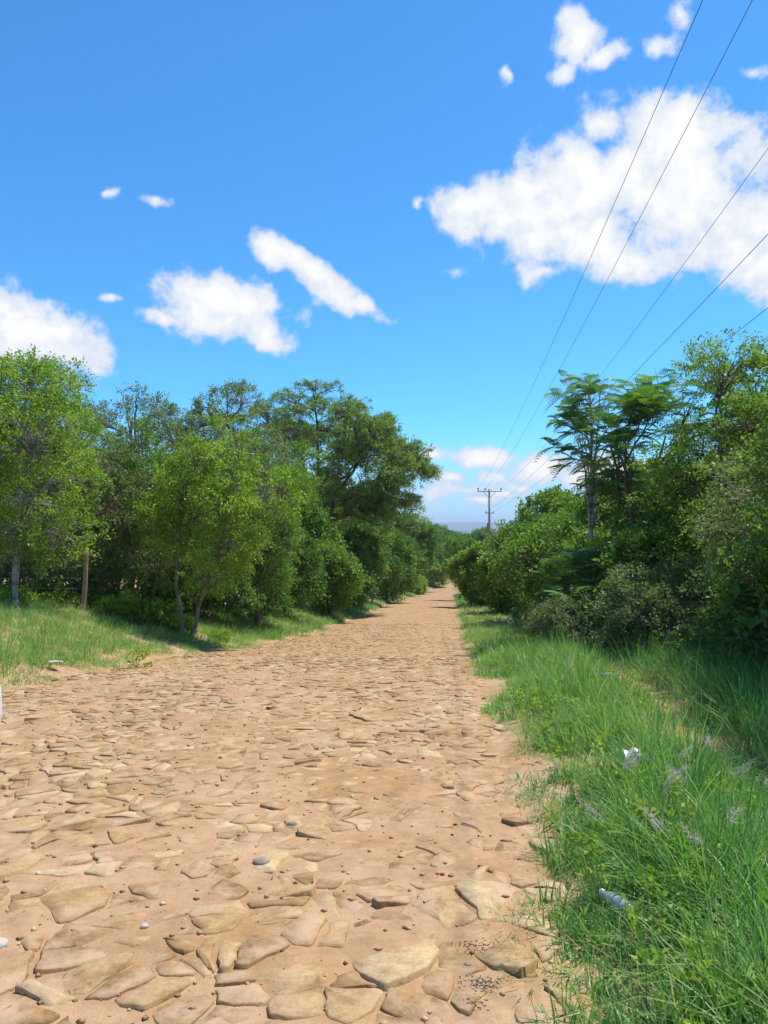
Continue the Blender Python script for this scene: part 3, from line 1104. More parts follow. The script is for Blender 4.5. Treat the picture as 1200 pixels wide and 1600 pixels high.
def frond_cloud(T, O, g, per=7, L=0.5, pin=9, tone0=0.45):
    """bipinnate fronds round the twig tips T"""
    n = len(T)
    idx = np.repeat(np.arange(n), per)
    m = len(idx)
    az_ = g.uniform(0, 2 * np.pi, m)
    el_ = g.uniform(-0.25, 0.95, m)
    D = np.stack([np.cos(az_) * np.cos(el_), np.sin(az_) * np.cos(el_), np.sin(el_)], -1)
    D = unit(D + 0.35 * O[idx])
    Ls = L * g.uniform(0.7, 1.2, m)
    start = T[idx] - O[idx] * (g.uniform(0, 0.45, m))[:, None]
    t = np.linspace(0.15, 1.0, pin)
    P = start[:, None, :] + D[:, None, :] * (Ls[:, None] * t)[:, :, None]
    P[:, :, 2] -= (g.uniform(0.25, 0.75, m) * Ls)[:, None] * t ** 2.2
    side = unit(np.cross(D, np.array([0, 0, 1.0])))
    Vs, tones = [], []
    ft = np.clip(tone0 + g.normal(0, 0.17, m), 0, 1)
    for sgn in (-1, 1):
        pd = unit(sgn * side + 0.55 * D + np.array([0, 0, -0.12]))
        pl = 0.30 * Ls[:, None] * np.sin(np.pi * (0.18 + 0.70 * t))[None, :]
        for q in range(4):
            f0, f1 = q / 4, (q + 0.9) / 4
            a = P + pd[:, None, :] * (pl * f0)[:, :, None]
            b = P + pd[:, None, :] * (pl * f1)[:, :, None]
            a[:, :, 2] -= 0.06 * pl * f0 * 3
            b[:, :, 2] -= 0.10 * pl * f1 * 3
            for s2 in (-1, 1):
                wd = D[:, None, :] * (0.024 * s2)
                tip = (a + b) / 2 + wd + pd[:, None, :] * 0.012
                Vs.append(np.stack([a, b, tip], 2))
                tones.append(np.broadcast_to(ft[:, None, None], a.shape[:2] + (3,)))
    V_ = np.concatenate([v.reshape(-1, 3) for v in Vs])
    tn = np.concatenate([v.reshape(-1) for v in tones])
    Tt = np.arange(len(V_)).reshape(-1, 3)
    rach = np.stack([start, start + D * (Ls * 0.5)[:, None], P[:, -1]], 1)
    rach[:, 1, 2] -= 0.08 * Ls
    return V_, Tt, tn, rach


def bez(a, b, c, k):
    t = np.linspace(0, 1, k)[:, None]
    return (1 - t) ** 2 * a + 2 * t * (1 - t) * b + t * t * c


def plant(name, label, cat, x, d, h, R, leaf='mid', bark='bark', group=None, seed=1, crown_lo=0.3, lobes=None, nlobes=9, stems=1,
          stem_r=None, lean=(0, 0), clusters=300, sprays=4, per=11, L=0.32, l=0.085, w=0.042, flat=0.0, up=0.35, tone=0.45, spread=0.9,
          lobe_flat=0.85, lobe_r=0.46, fronds=False, sink=0.0, rz=None, stem_spread=0.25, twig_r=0.006, frond_L=0.5, open_=0.0, twigmat=None, stem_tops=None, wig=1.0, boughs=0):
    g = np.random.default_rng(seed)
    z0 = gz(x, d) - 0.06 - sink
    root = thing(name, label, cat, (x, d, z0), group)
    zl, zh = h * crown_lo, h
    cc = np.array([lean[0], lean[1], (zl + zh) / 2])
    Rz = (zh - zl) / 2
    if lobes is None:
        lobes = []
        for i in range(nlobes):
            u = 1 - 2 * (i + 0.5) / nlobes
            th = i * 2.39996 + g.uniform(-0.5, 0.5) + seed
            q = math.sqrt(max(0, 1 - u * u))
            rad = g.uniform(0.38, 0.86)
            c = cc + np.array([R * q * math.cos(th), R * q * math.sin(th), Rz * u]) * rad
            lr = R * lobe_r * g.uniform(0.55, 1.3)
            c[2] = min(c[2], zh - lr * lobe_flat * 0.9)
            c[2] = max(c[2], min(zl + lr * 0.5, zh * 0.8))
            lobes.append((*c, lr, lr * lobe_flat))
    lobes = np.array(lobes, float)
    nl = len(lobes)
    share = lobes[:, 3] ** 2
    cnt = np.maximum((clusters * share / share.sum()).astype(int), 3)
    # stems
    if stem_r is None:
        stem_r = 0.016 * h + 0.01
    stem_paths = []
    for sidx in range(stems):
        th = g.uniform(0, 6.28) if stems > 1 else 0
        spx = stem_spread * (0 if stems == 1 else 1)
        b0 = np.array([0.10 * spx * math.cos(th) * 2, 0.10 * spx * math.sin(th) * 2, 0.0])
        top = cc + np.array([R * spx * math.cos(th) * 1.3, R * spx * math.sin(th) * 1.3, Rz * 0.25])
        if stem_tops:
            b0 = np.array(stem_tops[sidx][:3])
            top = np.array(stem_tops[sidx][3:])
        mid = (b0 + top) / 2 + np.array([g.normal(0, 0.05 * h) * wig, g.normal(0, 0.05 * h) * wig, 0.04 * h]) - np.array([lean[0], lean[1], 0]) * 0.15
        p = bez(b0, mid, top, 12)
        p[1:-1] += g.normal(0, 0.007 * h * wig, p[1:-1].shape)
        stem_paths.append(p)
    SP = np.array(stem_paths)
    SR = stem_r / math.sqrt(stems) * np.linspace(1.0, 0.38, 12)[None, :] * g.uniform(0.8, 1.15, (stems, 1))
    SR[:, 0] *= 1.35
    Vt, Qt = tubes(SP, SR, 8)
    obj_np('trunk', Vt, Qt, mat=M[bark], smooth=True, parent=root)
    # limbs and twigs
    limb, limr, C, O, tw = [], [], [], [], []
    bpts = None
    if boughs:
        far = [int(np.argmax(lobes[:, 2]))]
        while len(far) < boughs:
            dd2 = np.min(np.linalg.norm(lobes[:, None, :3] - lobes[None, far, :3], axis=2), axis=1)
            far.append(int(np.argmax(dd2)))
        bb = []
        for fi in far:
            a = SP[0][g.integers(6, 12)]
            c = lobes[fi, :3]
            pb = bez(a, a * 0.4 + c * 0.6 + np.array([0, 0, 0.16 * np.linalg.norm(c - a)]) + g.normal(0, 0.05 * R, 3), c, 10)
            pb[1:-1] += g.normal(0, 0.02 * R, pb[1:-1].shape)
            bb.append(pb)
        bb = np.array(bb)
        Vbo, Qbo = tubes(bb, np.broadcast_to(np.linspace(stem_r * 0.55, stem_r * 0.10, 10), bb.shape[:2]), 6)
        bpts = bb[:, 2:].reshape(-1, 3)
    for i, lb in enumerate(lobes):
        c, lr, lz = lb[:3], lb[3], lb[4]
        sp = SP[i % stems] if stems > 1 else SP[0]
        if stems > 1:
            sp = SP[int(np.argmin(np.linalg.norm(SP[:, -1] - c, axis=1) + g.uniform(0, 0.3 * R, stems)))]
        below = sp[sp[:, 2] < max(c[2] - 0.15 * lr, sp[3, 2])]
        lo = max(2, int(len(below) * 0.5))
        a = below[g.integers(min(lo, len(below) - 1), len(below))]
        if bpts is not None:
            cost = np.linalg.norm(bpts - c, axis=1) + 1.2 * np.maximum(0, bpts[:, 2] - c[2])
            a = bpts[int(np.argmin(cost))]
        m_ = a * 0.45 + c * 0.55 + np.array([0, 0, 0.12 * np.linalg.norm(c - a)])
        m_ = m_ + g.normal(0, 0.07 * R, 3)
        pth = bez(a, m_, c, 8)
        pth[1:-1] += g.normal(0, 0.012 * R, pth[1:-1].shape)
        limb.append(pth)
        r0 = stem_r * (0.13 if boughs else 0.42) / math.sqrt(max(1, stems * 0.6))
        limr.append(np.linspace(r0, max(0.007, r0 * 0.28), 8))
        k = cnt[i]
        dv = unit(g.normal(0, 1, (int(k * 1.8) + 4, 3)) + np.array([0, 0, 0.25]))
        out_ = unit(c - cc + np.array([0, 0, 0.3 * R]))
        sc = dv @ out_ + g.normal(0, 0.55, len(dv))
        dv = dv[np.argsort(-sc)[:k]]
        rad = g.uniform(0.45, 1.0, len(dv)) ** 0.6
        rad = rad * np.where(g.uniform(0, 1, len(dv)) < 0.2, 1 + 0.35 * g.uniform(0, 1, len(dv)), 1.0)
        cpos = c + dv * np.array([lr, lr, lz]) * rad[:, None]
        ok = cpos[:, 2] > 0.08
        cpos, dv = cpos[ok], dv[ok]
        if open_:
            kk = g.uniform(0, 1, len(cpos)) > open_
            cpos, dv = cpos[kk], dv[kk]
        C.append(cpos)
        O.append(dv)
        st_ = pth[g.integers(4, 8, len(cpos))]
        mids = st_ * 0.5 + cpos * 0.5 + g.normal(0, 0.06 * lr, cpos.shape)
        mids[:, 2] += 0.05 * lr
        tw.append(np.stack([st_, mids, cpos, cpos + dv * 0.5 * L], 1))
    C, O, tw = np.concatenate(C), np.concatenate(O), np.concatenate(tw)
    Vl, Ql = tubes(np.array(limb), np.array(limr), 5)
    if bpts is not None:
        Vl, Ql, _ = merge([(Vl, Ql, None), (Vbo, Qbo, None)])
    tr_ = np.broadcast_to(twig_r * np.array([1.5, 1.1, 0.8, 0.35]), tw.shape[:2])
    Vw, Qw = tubes(tw, tr_, 3)
    if fronds:
        Vf, Tf, tn, rach = frond_cloud(tw[:, -1], O, g, per=per, L=frond_L, tone0=tone)
        Vr_, Qr_ = tubes(rach, np.broadcast_to(np.array([0.004, 0.003, 0.0015]), rach.shape[:2]), 3)
        Vb, Qb, _ = merge([(Vl, Ql, None), (Vw, Qw, None), (Vr_, Qr_, None)])
        obj_np('crown', Vf, None, Tf, tn, M[leaf], parent=root)
    else:
        Vb, Qb, _ = merge([(Vl, Ql, None), (Vw, Qw, None)])
        Vf, Qf, tn = leaf_cloud(C, O, g, sprays, per, L, l, w, up, spread, flat, tone)
        obj_np('crown', Vf, Qf, None, tn, M[leaf], parent=root)
    obj_np('branches', Vb, Qb, mat=M[twigmat or bark], smooth=True, parent=root)
    return root


def copy_plant(src, label, x, d, rot, scale, group=None, sink=0.0):
    r = src.copy()
    link(r)
    r.location = (x, d, gz(x, d) - 0.06 - sink)
    r.rotation_euler = (0, 0, rot)
    r.scale = (scale[0], scale[0], scale[1])
    r['label'] = label
    if group:
        r['group'] = group
    for ch in list(src.children):
        c = ch.copy()
        link(c, r)
    return r


GL = 'trees behind the wire fence'
GR = 'trees and shrubs along the foot trail side'
GF = 'trees around the far end of the road'

# --- left wood
tL1 = plant('roadside_tree', 'bright green tree whose pale trunk stands at the picture edge before the fence', 'tree', -7.55, 15.2, 5.8, 1.75, 'bright', 'barkpale', GL, 101, 0.14,
            nlobes=24, clusters=860, per=13, stem_r=0.06, L=0.36, l=0.072, w=0.036, tone=0.48, lobe_r=0.36, up=0.5, wig=0.4)
tL1b = plant('sapling', 'thin pale straight sapling left of the wooden fence post', 'tree', -8.1, 16.3, 4.4, 0.9, 'mid', 'barkpale', GL, 102, 0.5,
             nlobes=5, clusters=120, stem_r=0.04, wig=0.35)
tL3 = plant('airy_tree', 'tall airy tree with sky showing through its crown behind the fence post', 'tree', -8.9, 26.0, 8.3, 1.75, 'grey', 'barkgrey', GL, 103, 0.45,
            nlobes=11, clusters=300, sprays=3, per=9, lobe_r=0.4, l=0.10, w=0.04, tone=0.5)
tL4 = plant('shrubby_tree', 'dense grey-green shrubby tree with bleached twigs just behind the fence post', 'tree', -7.9, 19.2, 4.9, 1.95, 'grey', 'barkgrey', GL, 104, 0.08,
            nlobes=13, clusters=640, stems=4, l=0.075, w=0.04, tone=0.40, twigmat='twig', twig_r=0.007)
tL4b = plant('shrubby_tree', 'many-stemmed dull green tree between fence post and twin-stemmed tree', 'tree', -6.5, 20.3, 5.3, 1.75, 'mid', 'bark', GL, 105, 0.1,
             nlobes=12, clusters=600, stems=5, tone=0.38, twigmat='twig', twig_r=0.008)
tL5 = plant('twin_stem_tree', 'yellow-green tree on two thin leaning stems at the bank edge', 'tree', -4.9, 18.0, 5.8, 1.6, 'bright', 'barkgrey', GL, 106, 0.2,
            nlobes=24, clusters=700, stems=2, stem_r=0.075, lean=(0.75, 0.1), tone=0.55, l=0.08, lobe_r=0.38, up=0.5,
            stem_tops=((0, 0, 0, 0.05, 0.2, 4.2), (0.14, 0.05, 0, 1.35, 0, 3.9)))
tL6 = plant('airy_tree', 'tall pale-leaved tree rising behind the yellow-green twin-stemmed tree', 'tree', -5.7, 27.0, 8.9, 2.2, 'grey', 'barkgrey', GL, 107, 0.4,
            nlobes=12, clusters=420, sprays=4, per=9, l=0.10, w=0.045, tone=0.5, lobe_r=0.42)
tL6b = plant('leafy_tree', 'mid green rounded tree between twin-stemmed tree and great spreading tree', 'tree', -4.3, 25.0, 6.6, 1.7, 'mid', 'bark', GL, 108, 0.05,
             nlobes=11, clusters=560, tone=0.45)
# the great spreading tree over the road
glob = []
gg = np.random.default_rng(77)
while len(glob) < 170:
    a, rr_, hh_ = gg.uniform(0, 6.28), math.sqrt(gg.uniform(0.02, 1)), gg.uniform(0.0, 1.0)
    px_ = 2.3 + 5.3 * rr_ * math.cos(a)
    py_ = 4.4 * rr_ * math.sin(a)
    top_ = 13.4 - 4.8 * max(0, (px_ - 0.8) / 7.0) ** 1.5 - 1.2 * max(0, (0.2 - px_) / 3) - 1.6 * (py_ / 4.2) ** 2
    bot_ = 3.6 + 0.3 * max(0, px_ - 2)
    z_ = bot_ + (top_ - bot_) * (1 - hh_ ** 1.7)
    glob.append((px_, py_, z_, gg.uniform(0.75, 1.3), gg.uniform(0.35, 0.6)))
tL7 = plant('spreading_tree', 'great spreading tree with flat layered olive foliage leaning over the road', 'tree', -5.0, 47.0, 13.8, 5.0, 'olive', 'bark', GL, 109, 0.4,
            lobes=glob, clusters=4300, sprays=4, per=9, boughs=13, L=0.38, l=0.135, w=0.058, stem_r=0.28, lean=(1.6, 0), stem_tops=((0, 0, 0, 1.2, 0, 6.4),), flat=0.35, up=0.15, tone=0.5, twig_r=0.012, open_=0.1)
# bare dead twigs beside its top
g_ = np.random.default_rng(5)
bt = thing('bare_tree', 'small leafless tree top of dead twigs beside the spreading tree', 'tree', (-5.4, 44.0, gz(-5.4, 44)))
tp = bez(np.array([0, 0, 0.]), np.array([-1.0, 0, 6]), np.array([0.4, 0, 10.6]), 12)
Vt, Qt = tubes(tp[None], np.linspace(0.09, 0.015, 12)[None], 7)
obj_np('trunk', Vt, Qt, mat=M['barkgrey'], smooth=True, parent=bt)
tw = []
for i in range(60):
    a = tp[g_.integers(7, 12)]
    dv = unit(np.array([g_.normal(0, .6), g_.normal(0, .6), 1.0]))
    ln = g_.uniform(0.7, 2.4)
    tw.append(bez(a, a + dv * ln * .5 + g_.normal(0, .15, 3), a + dv * ln + g_.normal(0, .25, 3), 5))
Vt, Qt = tubes(np.array(tw), np.broadcast_to(np.linspace(0.02, 0.005, 5), (60, 5)), 3)
obj_np('branches', Vt, Qt, mat=M['barkgrey'], smooth=True, parent=bt)

# undergrowth and road-edge shrubs on the left
shL = plant('dark_shrub', 'dark green shrub at the road edge below the mid green rounded tree', 'shrub', -4.7, 27.2, 2.9, 1.5, 'dark', 'bark', GL, 120, 0.05,
            nlobes=13, clusters=430, stems=4, tone=0.42, l=0.10, w=0.055, L=0.46, up=0.6, lobe_r=0.38)
shM = plant('broadleaf_shrub', 'broad-leaved lighter shrub at the road edge under the spreading tree', 'shrub', -2.9, 38.5, 4.0, 1.8, 'mid', 'bark', GL, 121, 0.05,
            nlobes=14, clusters=460, stems=4, tone=0.45, l=0.16, w=0.085, L=0.55, up=0.6, lobe_r=0.38)
lefts = [
    (shL, 'low dark shrub right behind the yellow-green tree stems', -5.6, 22.5, 1.1, (1.0, 0.8)),
    (shL, 'dark shrub between the rounded tree and the broad-leaved shrub', -4.2, 32.0, 2.4, (1.15, 1.3)),
    (shM, 'tall leafy shrub behind the broad-leaved shrub, against the great trunk', -5.2, 40.5, 0.7, (1.3, 1.55)),
    (shL, 'dark shrub leaning out where the road edge narrows, before the great trunk', -2.3, 44.5, 4.0, (1.35, 1.5)),
    (shM, 'leafy shrub at the road edge past the great trunk', -1.8, 51.0, 2.2, (1.25, 1.4)),
    (shL, 'dark tall shrub at the road edge beyond the spreading tree', -1.0, 59.0, 5.1, (1.6, 2.0)),
    (shM, 'bright-edged shrub beyond the spreading tree, nearest the shaded bend', 0.4, 69.0, 3.3, (1.5, 1.6)),
    (shL, 'dark bushy clump behind the fence wires at the picture edge', -11.5, 22.5, 0.4, (1.5, 1.4)),
    (shL, 'dark bushy clump deep behind the fence post', -9.6, 24.5, 3.6, (1.5, 1.5)),
    (shM, 'leafy clump deep in the wood behind the many-stemmed tree', -7.4, 24.5, 5.5, (1.2, 1.2)),
    (shL, 'dark clump deep in the wood behind the twin-stemmed tree', -6.3, 29.5, 2.9, (1.5, 1.8)),
]
for i, (s, lab, x, d, ro, sc) in enumerate(lefts):
    copy_plant(s, lab, x, d, ro, sc, GL)
back = [
    (tL6b, 'rounded tree in the back row, far left behind the bright tree', -12.5, 24.0, 1.0, (1.3, 1.05)),
    (tL4b, 'back-row tree filling the gap left of the airy tree', -11.2, 28.5, 2.0, (1.4, 1.25)),
    (tL6b, 'back-row tree filling the gap below the airy crowns', -8.2, 31.0, 3.0, (1.5, 1.15)),
    (tL4b, 'back-row tree just left of the bare twigs', -7.6, 36.0, 4.0, (1.7, 1.55)),
    (tL6b, 'back-row tree at the left foot of the great spreading tree', -7.9, 43.0, 5.0, (1.8, 1.35)),
    (tL6b, 'back-row tree behind the bare dead twigs', -6.0, 33.0, 2.2, (1.6, 1.45)),
    (tL6b, 'back-row tree between the pale tall tree and the spreading tree', -6.4, 40.0, 0.9, (1.9, 1.6)),
    (tL3, 'thin airy tree top between the two pale tall trees', -7.6, 28.0, 5.0, (1.1, 1.0)),
    (tL6, 'pale tall tree top behind the bright edge tree', -11.0, 25.5, 2.5, (0.9, 0.86)),
    (tL4, 'grey shrubby tree behind the bright edge tree', -9.8, 19.0, 2.5, (0.95, 0.95)),
    (tL6b, 'rounded back-row tree behind the spreading tree trunk', -5.5, 55.0, 1.7, (2.0, 1.45)),
    (tL6b, 'rounded tree past the spreading tree, over the shaded stretch', 0.2, 70.0, 0.3, (2.1, 1.5)),
]
for (s, lab, x, d, ro, sc) in back:
    copy_plant(s, lab, x, d, ro, sc, GL)
g_ = np.random.default_rng(8)
weed = plant('leafy_weed', 'light green leafy weed at the foot of the wooden fence post', 'weed', -6.45, 17.6, 0.55, 0.42, 'bright', 'bark', None, 130, 0.02,
             nlobes=6, clusters=70, sprays=3, per=8, L=0.16, l=0.085, w=0.055, stems=4, stem_r=0.012, tone=0.6, twig_r=0.003)
WL = ['light green leafy weed just right of the wooden fence post', 'leafy weed two steps right of the wooden fence post', 'leafy weed left of the wooden fence post under the wires',
      'leafy weed between fence post and twin-stemmed tree', 'leafy weed at the foot of the twin-stemmed tree', 'leafy weed right of the twin-stemmed tree in the long grass',
      'leafy weed at the trunk of the bright edge tree']
for (x, d, s), lab in zip(((-6.1, 17.9, 1.1), (-5.8, 18.0, 0.9), (-7.6, 17.5, 0.9), (-5.6, 18.2, 1.2), (-5.1, 18.6, 0.8), (-4.3, 19.5, 0.55), (-7.9, 15.8, 0.9)), WL):
    copy_plant(weed, lab, x, d, g_.uniform(0, 6), (s, s), 'weeds along the wire fence')
plant('leafy_weed', 'lone yellow-green weed standing at the bare corner of the grass bank edge', 'weed', -4.05, 12.1, 0.5, 0.22, 'yellow', 'bark', None, 131, 0.1,
      nlobes=4, clusters=14, sprays=2, per=6, L=0.12, l=0.07, w=0.035, stems=2, stem_r=0.008, tone=0.4, twig_r=0.003)

# low undergrowth on the shaded floor of the wood
def undergrowth(name, label, n, d0, d1, f0, f1, h, seed):
    g = np.random.default_rng(seed)
    d = g.uniform(d0, d1, n)
    x = f0(d) + (f1(d) - f0(d)) * g.uniform(0, 1, n)
    z = ground_z(x, d) + h * g.uniform(0.05, 1.0, n) ** 1.3
    V_, Q_, tn = leaf_cloud(np.stack([x, d, z], -1), np.tile(np.array([[0, 0, 0.6]]), (n, 1)), g, 3, 8, 0.3, 0.13, 0.065, tone0=0.4)
    return tag(obj_np(name, V_, Q_, None, tn, M['dark']), label, 'undergrowth', None, 'stuff')


undergrowth('undergrowth', 'low dark undergrowth covering the floor of the wood behind the fence', 3300, 17.3, 46, lambda d: edge_l(d) - 11, lambda d: edge_l(d) - 3.6 + 0.03 * (d - 17), 0.55, 91)
undergrowth('undergrowth', 'low dark undergrowth under the thicket beyond the trail', 1100, 8.5, 40, lambda d: edge_r(d) + 2.6, lambda d: edge_r(d) + 8, 0.5, 92)

# --- right side
tR1 = plant('feathery_tree', 'feathery-leaved tree on a straight pale banded trunk beside the road', 'tree', 4.55, 16.2, 6.4, 1.15, 'feather', 'barkpale', GR, 201, 0.50,
            nlobes=14, clusters=74, stem_r=0.06, fronds=True, per=5, frond_L=0.46, lobe_r=0.36, twig_r=0.008, tone=0.5, wig=0.15)
tR2 = plant('feathery_tree', 'feathery-leaved tree of several fanning stems right of the pale trunk', 'tree', 5.75, 15.4, 6.3, 1.5, 'feather', 'bark', GR, 202, 0.28,
            nlobes=20, clusters=135, stems=5, stem_r=0.11, fronds=True, per=5, frond_L=0.55, lobe_r=0.4, twig_r=0.009, tone=0.45, stem_spread=0.5)
tR2b = plant('feathery_shrub', 'low drooping feathery-leaved shrub in front of the pale trunk', 'shrub', 4.2, 14.4, 2.0, 1.2, 'feather', 'bark', GR, 203, 0.35,
             nlobes=8, clusters=65, stems=3, stem_r=0.06, fronds=True, per=6, frond_L=0.5, tone=0.33, twig_r=0.008)
tR3 = plant('dense_tree', 'dense tall green tree right of the fanning feathery stems', 'tree', 6.7, 13.4, 5.8, 1.8, 'bright', 'bark', GR, 204, 0.1,
            nlobes=18, clusters=860, stems=3, tone=0.42, l=0.075, w=0.034)
tR3b = plant('dense_tree', 'dense dark tree cut by the picture edge behind the pale-twigged shrub', 'tree', 7.3, 11.6, 5.0, 1.7, 'mid', 'bark', GR, 205, 0.08,
             nlobes=14, clusters=820, stems=3, tone=0.42, l=0.075, w=0.036)
tR4 = plant('pale_shrub', 'light-leaved loose shrub with pale twigs at the picture edge over the trail', 'shrub', 5.25, 9.9, 3.4, 1.15, 'grey', 'barkgrey', GR, 206, 0.12,
            nlobes=10, clusters=330, stems=5, tone=0.55, l=0.07, w=0.032, twigmat='twig', sprays=3, L=0.28)
tR7 = plant('leafy_tree', 'taller leafy tree rising at the top of the thicket by the picture edge', 'tree', 8.6, 15.8, 6.6, 1.5, 'dark', 'bark', GR, 207, 0.5,
            nlobes=9, clusters=330, tone=0.5, l=0.11, w=0.055)
shR = plant('low_shrub', 'pale green low shrub on the trail side below the feathery trees', 'shrub', 4.35, 12.0, 1.55, 0.95, 'grey', 'barkgrey', GR, 210, 0.05,
            nlobes=9, clusters=330, stems=5, tone=0.42, l=0.05, w=0.026, L=0.22, stem_r=0.03, twig_r=0.004)
shB = plant('broadleaf_bush', 'bright broad-leaved bush closest to the road on the descending stretch', 'shrub', 7.9, 58.0, 5.6, 2.1, 'bright', 'bark', GR, 211, 0.03,
            nlobes=12, clusters=560, stems=5, tone=0.36, l=0.22, w=0.12, L=0.5, twig_r=0.012)
shC = plant('hedge_bush', 'mid green bush in the row below the pale trunk', 'shrub', 6.6, 26.0, 4.8, 1.9, 'mid', 'bark', GR, 212, 0.03,
            nlobes=12, clusters=620, stems=5, tone=0.46, l=0.12, w=0.06, L=0.38)
shD = plant('dark_bush', 'dark bush at the foot of the dense trees behind the trail', 'shrub', 5.9, 10.6, 2.4, 1.35, 'mid', 'bark', GR, 213, 0.03,
            nlobes=10, clusters=480, stems=4, tone=0.42, l=0.085, w=0.045)
rights = [
    (shR, 'low shrub at the foot of the fanning feathery stems', 5.2, 12.6, 1.2, (1.15, 1.1)),
    (shR, 'low shrub behind the blue-labelled bottle', 3.65, 13.4, 2.6, (0.85, 0.8)),
    (shR, 'low shrub beside the grass plumes on the descending verge', 4.1, 17.5, 4.0, (1.0, 0.85)),
    (shR, 'low shrub under the light-leaved shrub at the picture edge', 4.75, 9.3, 5.2, (0.8, 0.7)),
    (shD, 'dark bush at the picture edge behind the tall shaded grass', 5.5, 8.6, 0.9, (0.95, 0.85)),
    (tR3b, 'dense small tree at the picture edge leaning over the foot trail', 5.1, 7.9, 5.6, (0.78, 0.8)),
    (shD, 'dark bush left of the dense trees, under the feathery stems', 5.3, 13.8, 2.2, (1.1, 1.0)),
    (shD, 'dark bush behind the straight pale trunk', 5.0, 18.6, 3.2, (1.2, 1.25)),
    (shC, 'bush left of the straight pale trunk, top level with its middle', 6.0, 21.0, 0.8, (0.95, 1.05)),
    (shC, 'bushy mass behind the feathery stems', 8.2, 20.0, 2.1, (1.25, 1.15)),
    (shC, 'bush on the descending verge halfway to the utility pole', 7.3, 33.5, 3.4, (1.05, 1.08)),
    (shB, 'broad-leaved bush a few steps nearer than the brightest bush', 8.1, 47.0, 1.9, (0.95, 0.9)),
    (shC, 'bush standing behind the halfway bush', 9.4, 37.0, 4.4, (1.4, 1.5)),
    (shC, 'bush in front of the utility pole foot', 10.2, 64.0, 5.4, (1.3, 1.08)),
    (tR3, 'dense tree at the back of the thicket by the picture edge', 9.9, 14.5, 2.0, (1.1, 1.05)),
    (tR3, 'dense tree at the back between feathery stems and dense trees', 8.4, 17.2, 4.0, (1.0, 0.98)),
    (tR3b, 'dense tree beyond the picture edge over the trail', 7.2, 8.4, 1.0, (1.0, 0.95)),
    (tR3b, 'dense tree past the picture edge shading the tall grass', 5.6, 6.6, 2.6, (0.95, 0.95)),
    (tR3b, 'dense tree past the picture edge nearest the camera', 6.4, 4.3, 4.6, (0.95, 0.95)),
    (tR3b, 'dense back tree behind the feathery trees', 7.4, 23.5, 3.0, (1.1, 1.0)),
    (tR2b, 'feathery shrub topping the bush row left of the pale trunk', 7.3, 29.5, 1.5, (1.5, 1.9)),
    (tR2, 'feathery tree rising out of the bush row beyond the pale trunk', 8.9, 27.0, 4.1, (0.95, 0.98)),
    (tR3b, 'yellowish-edged tree behind the bush row right of the utility pole', 10.6, 45.0, 3.9, (1.3, 1.15)),
    (shB, 'big bush behind the brightest bush, hiding the utility pole foot', 11.6, 68.0, 2.6, (1.1, 1.1)),
    (shC, 'bush in the far row on the sunlit stretch past the shade band', 10.9, 88.0, 1.0, (1.1, 1.3)),
    (shC, 'tall roadside bush just beyond the utility pole, throwing a band of shade', 8.9, 79.0, 2.7, (1.15, 1.55)),
    (shB, 'bush at the inside of the road bend', 13.2, 98.0, 3.0, (1.2, 1.1)),
    (shC, 'tall bush past the inside of the road bend', 16.0, 116.0, 4.0, (1.6, 1.6)),
]
for (s, lab, x, d, ro, sc) in rights:
    copy_plant(s, lab, x, d, ro, sc, GR)
bl = plant('broad_leaf_plant', 'dark plant with big drooping leaves at the picture edge', 'plant', 4.55, 8.7, 1.75, 0.5, 'dark', 'bark', None, 214, 0.45,
           nlobes=5, clusters=22, sprays=2, per=3, L=0.2, l=0.20, w=0.12, stems=3, stem_r=0.03, tone=0.55, twig_r=0.005)

# --- far end of the road
tF = plant('far_tree', 'dark rounded tree closing the far end of the road', 'tree', 15.5, 182.0, 11.5, 5.6, 'dark', 'bark', GF, 301, 0.05,
           nlobes=18, clusters=900, stems=2, tone=0.45, l=0.40, w=0.2, L=1.3, up=0.5, lobe_r=0.38, twig_r=0.03, stem_r=0.25)
fars = [
    (tF, 'rounded tree over the far road, right where the great tree ends', 2.2, 104.0, 1.0, (0.85, 0.98)),
    (tF, 'rounded tree behind the shaded far stretch of road', 5.0, 134.0, 2.0, (0.95, 1.12)),
    (tF, 'dark tree behind the yellow-green bush', 10.2, 166.0, 3.0, (0.9, 0.95)),
    (tF, 'dark tree just left of the utility pole at the road end', 21.5, 190.0, 4.0, (1.0, 0.95)),
    (tF, 'dark tree behind the utility pole at the road end', 27.5, 196.0, 5.0, (1.1, 0.9)),
    (tF, 'dark tree right behind the utility pole', 33.0, 190.0, 0.5, (1.1, 0.92)),
    (tF, 'tree filling the gap between the great tree and far trees', -4.5, 90.0, 0.8, (1.0, 1.2)),
    (tF, 'dark low crown beyond the road end, nearest the blue ridge', 20.0, 250.0, 1.8, (1.5, 1.25)),
    (tF, 'low crown beyond the road end under the white shed', 34.0, 260.0, 2.7, (1.6, 1.2)),
    (tF, 'low crown beyond the utility pole, left of the bush row', 46.0, 255.0, 3.9, (1.6, 1.25)),
]
for (s, lab, x, d, ro, sc) in fars:
    copy_plant(s, lab, x, d, ro, sc, GF)
tY = plant('yellow_bush', 'sunlit yellow-green bush at the far bend of the road', 'shrub', 9.7, 150.0, 4.6, 3.2, 'yellow', 'bark', GF, 302, 0.02,
           nlobes=10, clusters=420, stems=4, tone=0.5, l=0.36, w=0.18, L=0.8, twig_r=0.02)
copy_plant(tY, 'small pale sunlit bush before the yellow-green bush', 5.6, 122.0, 2.0, (0.55, 0.65), GF)
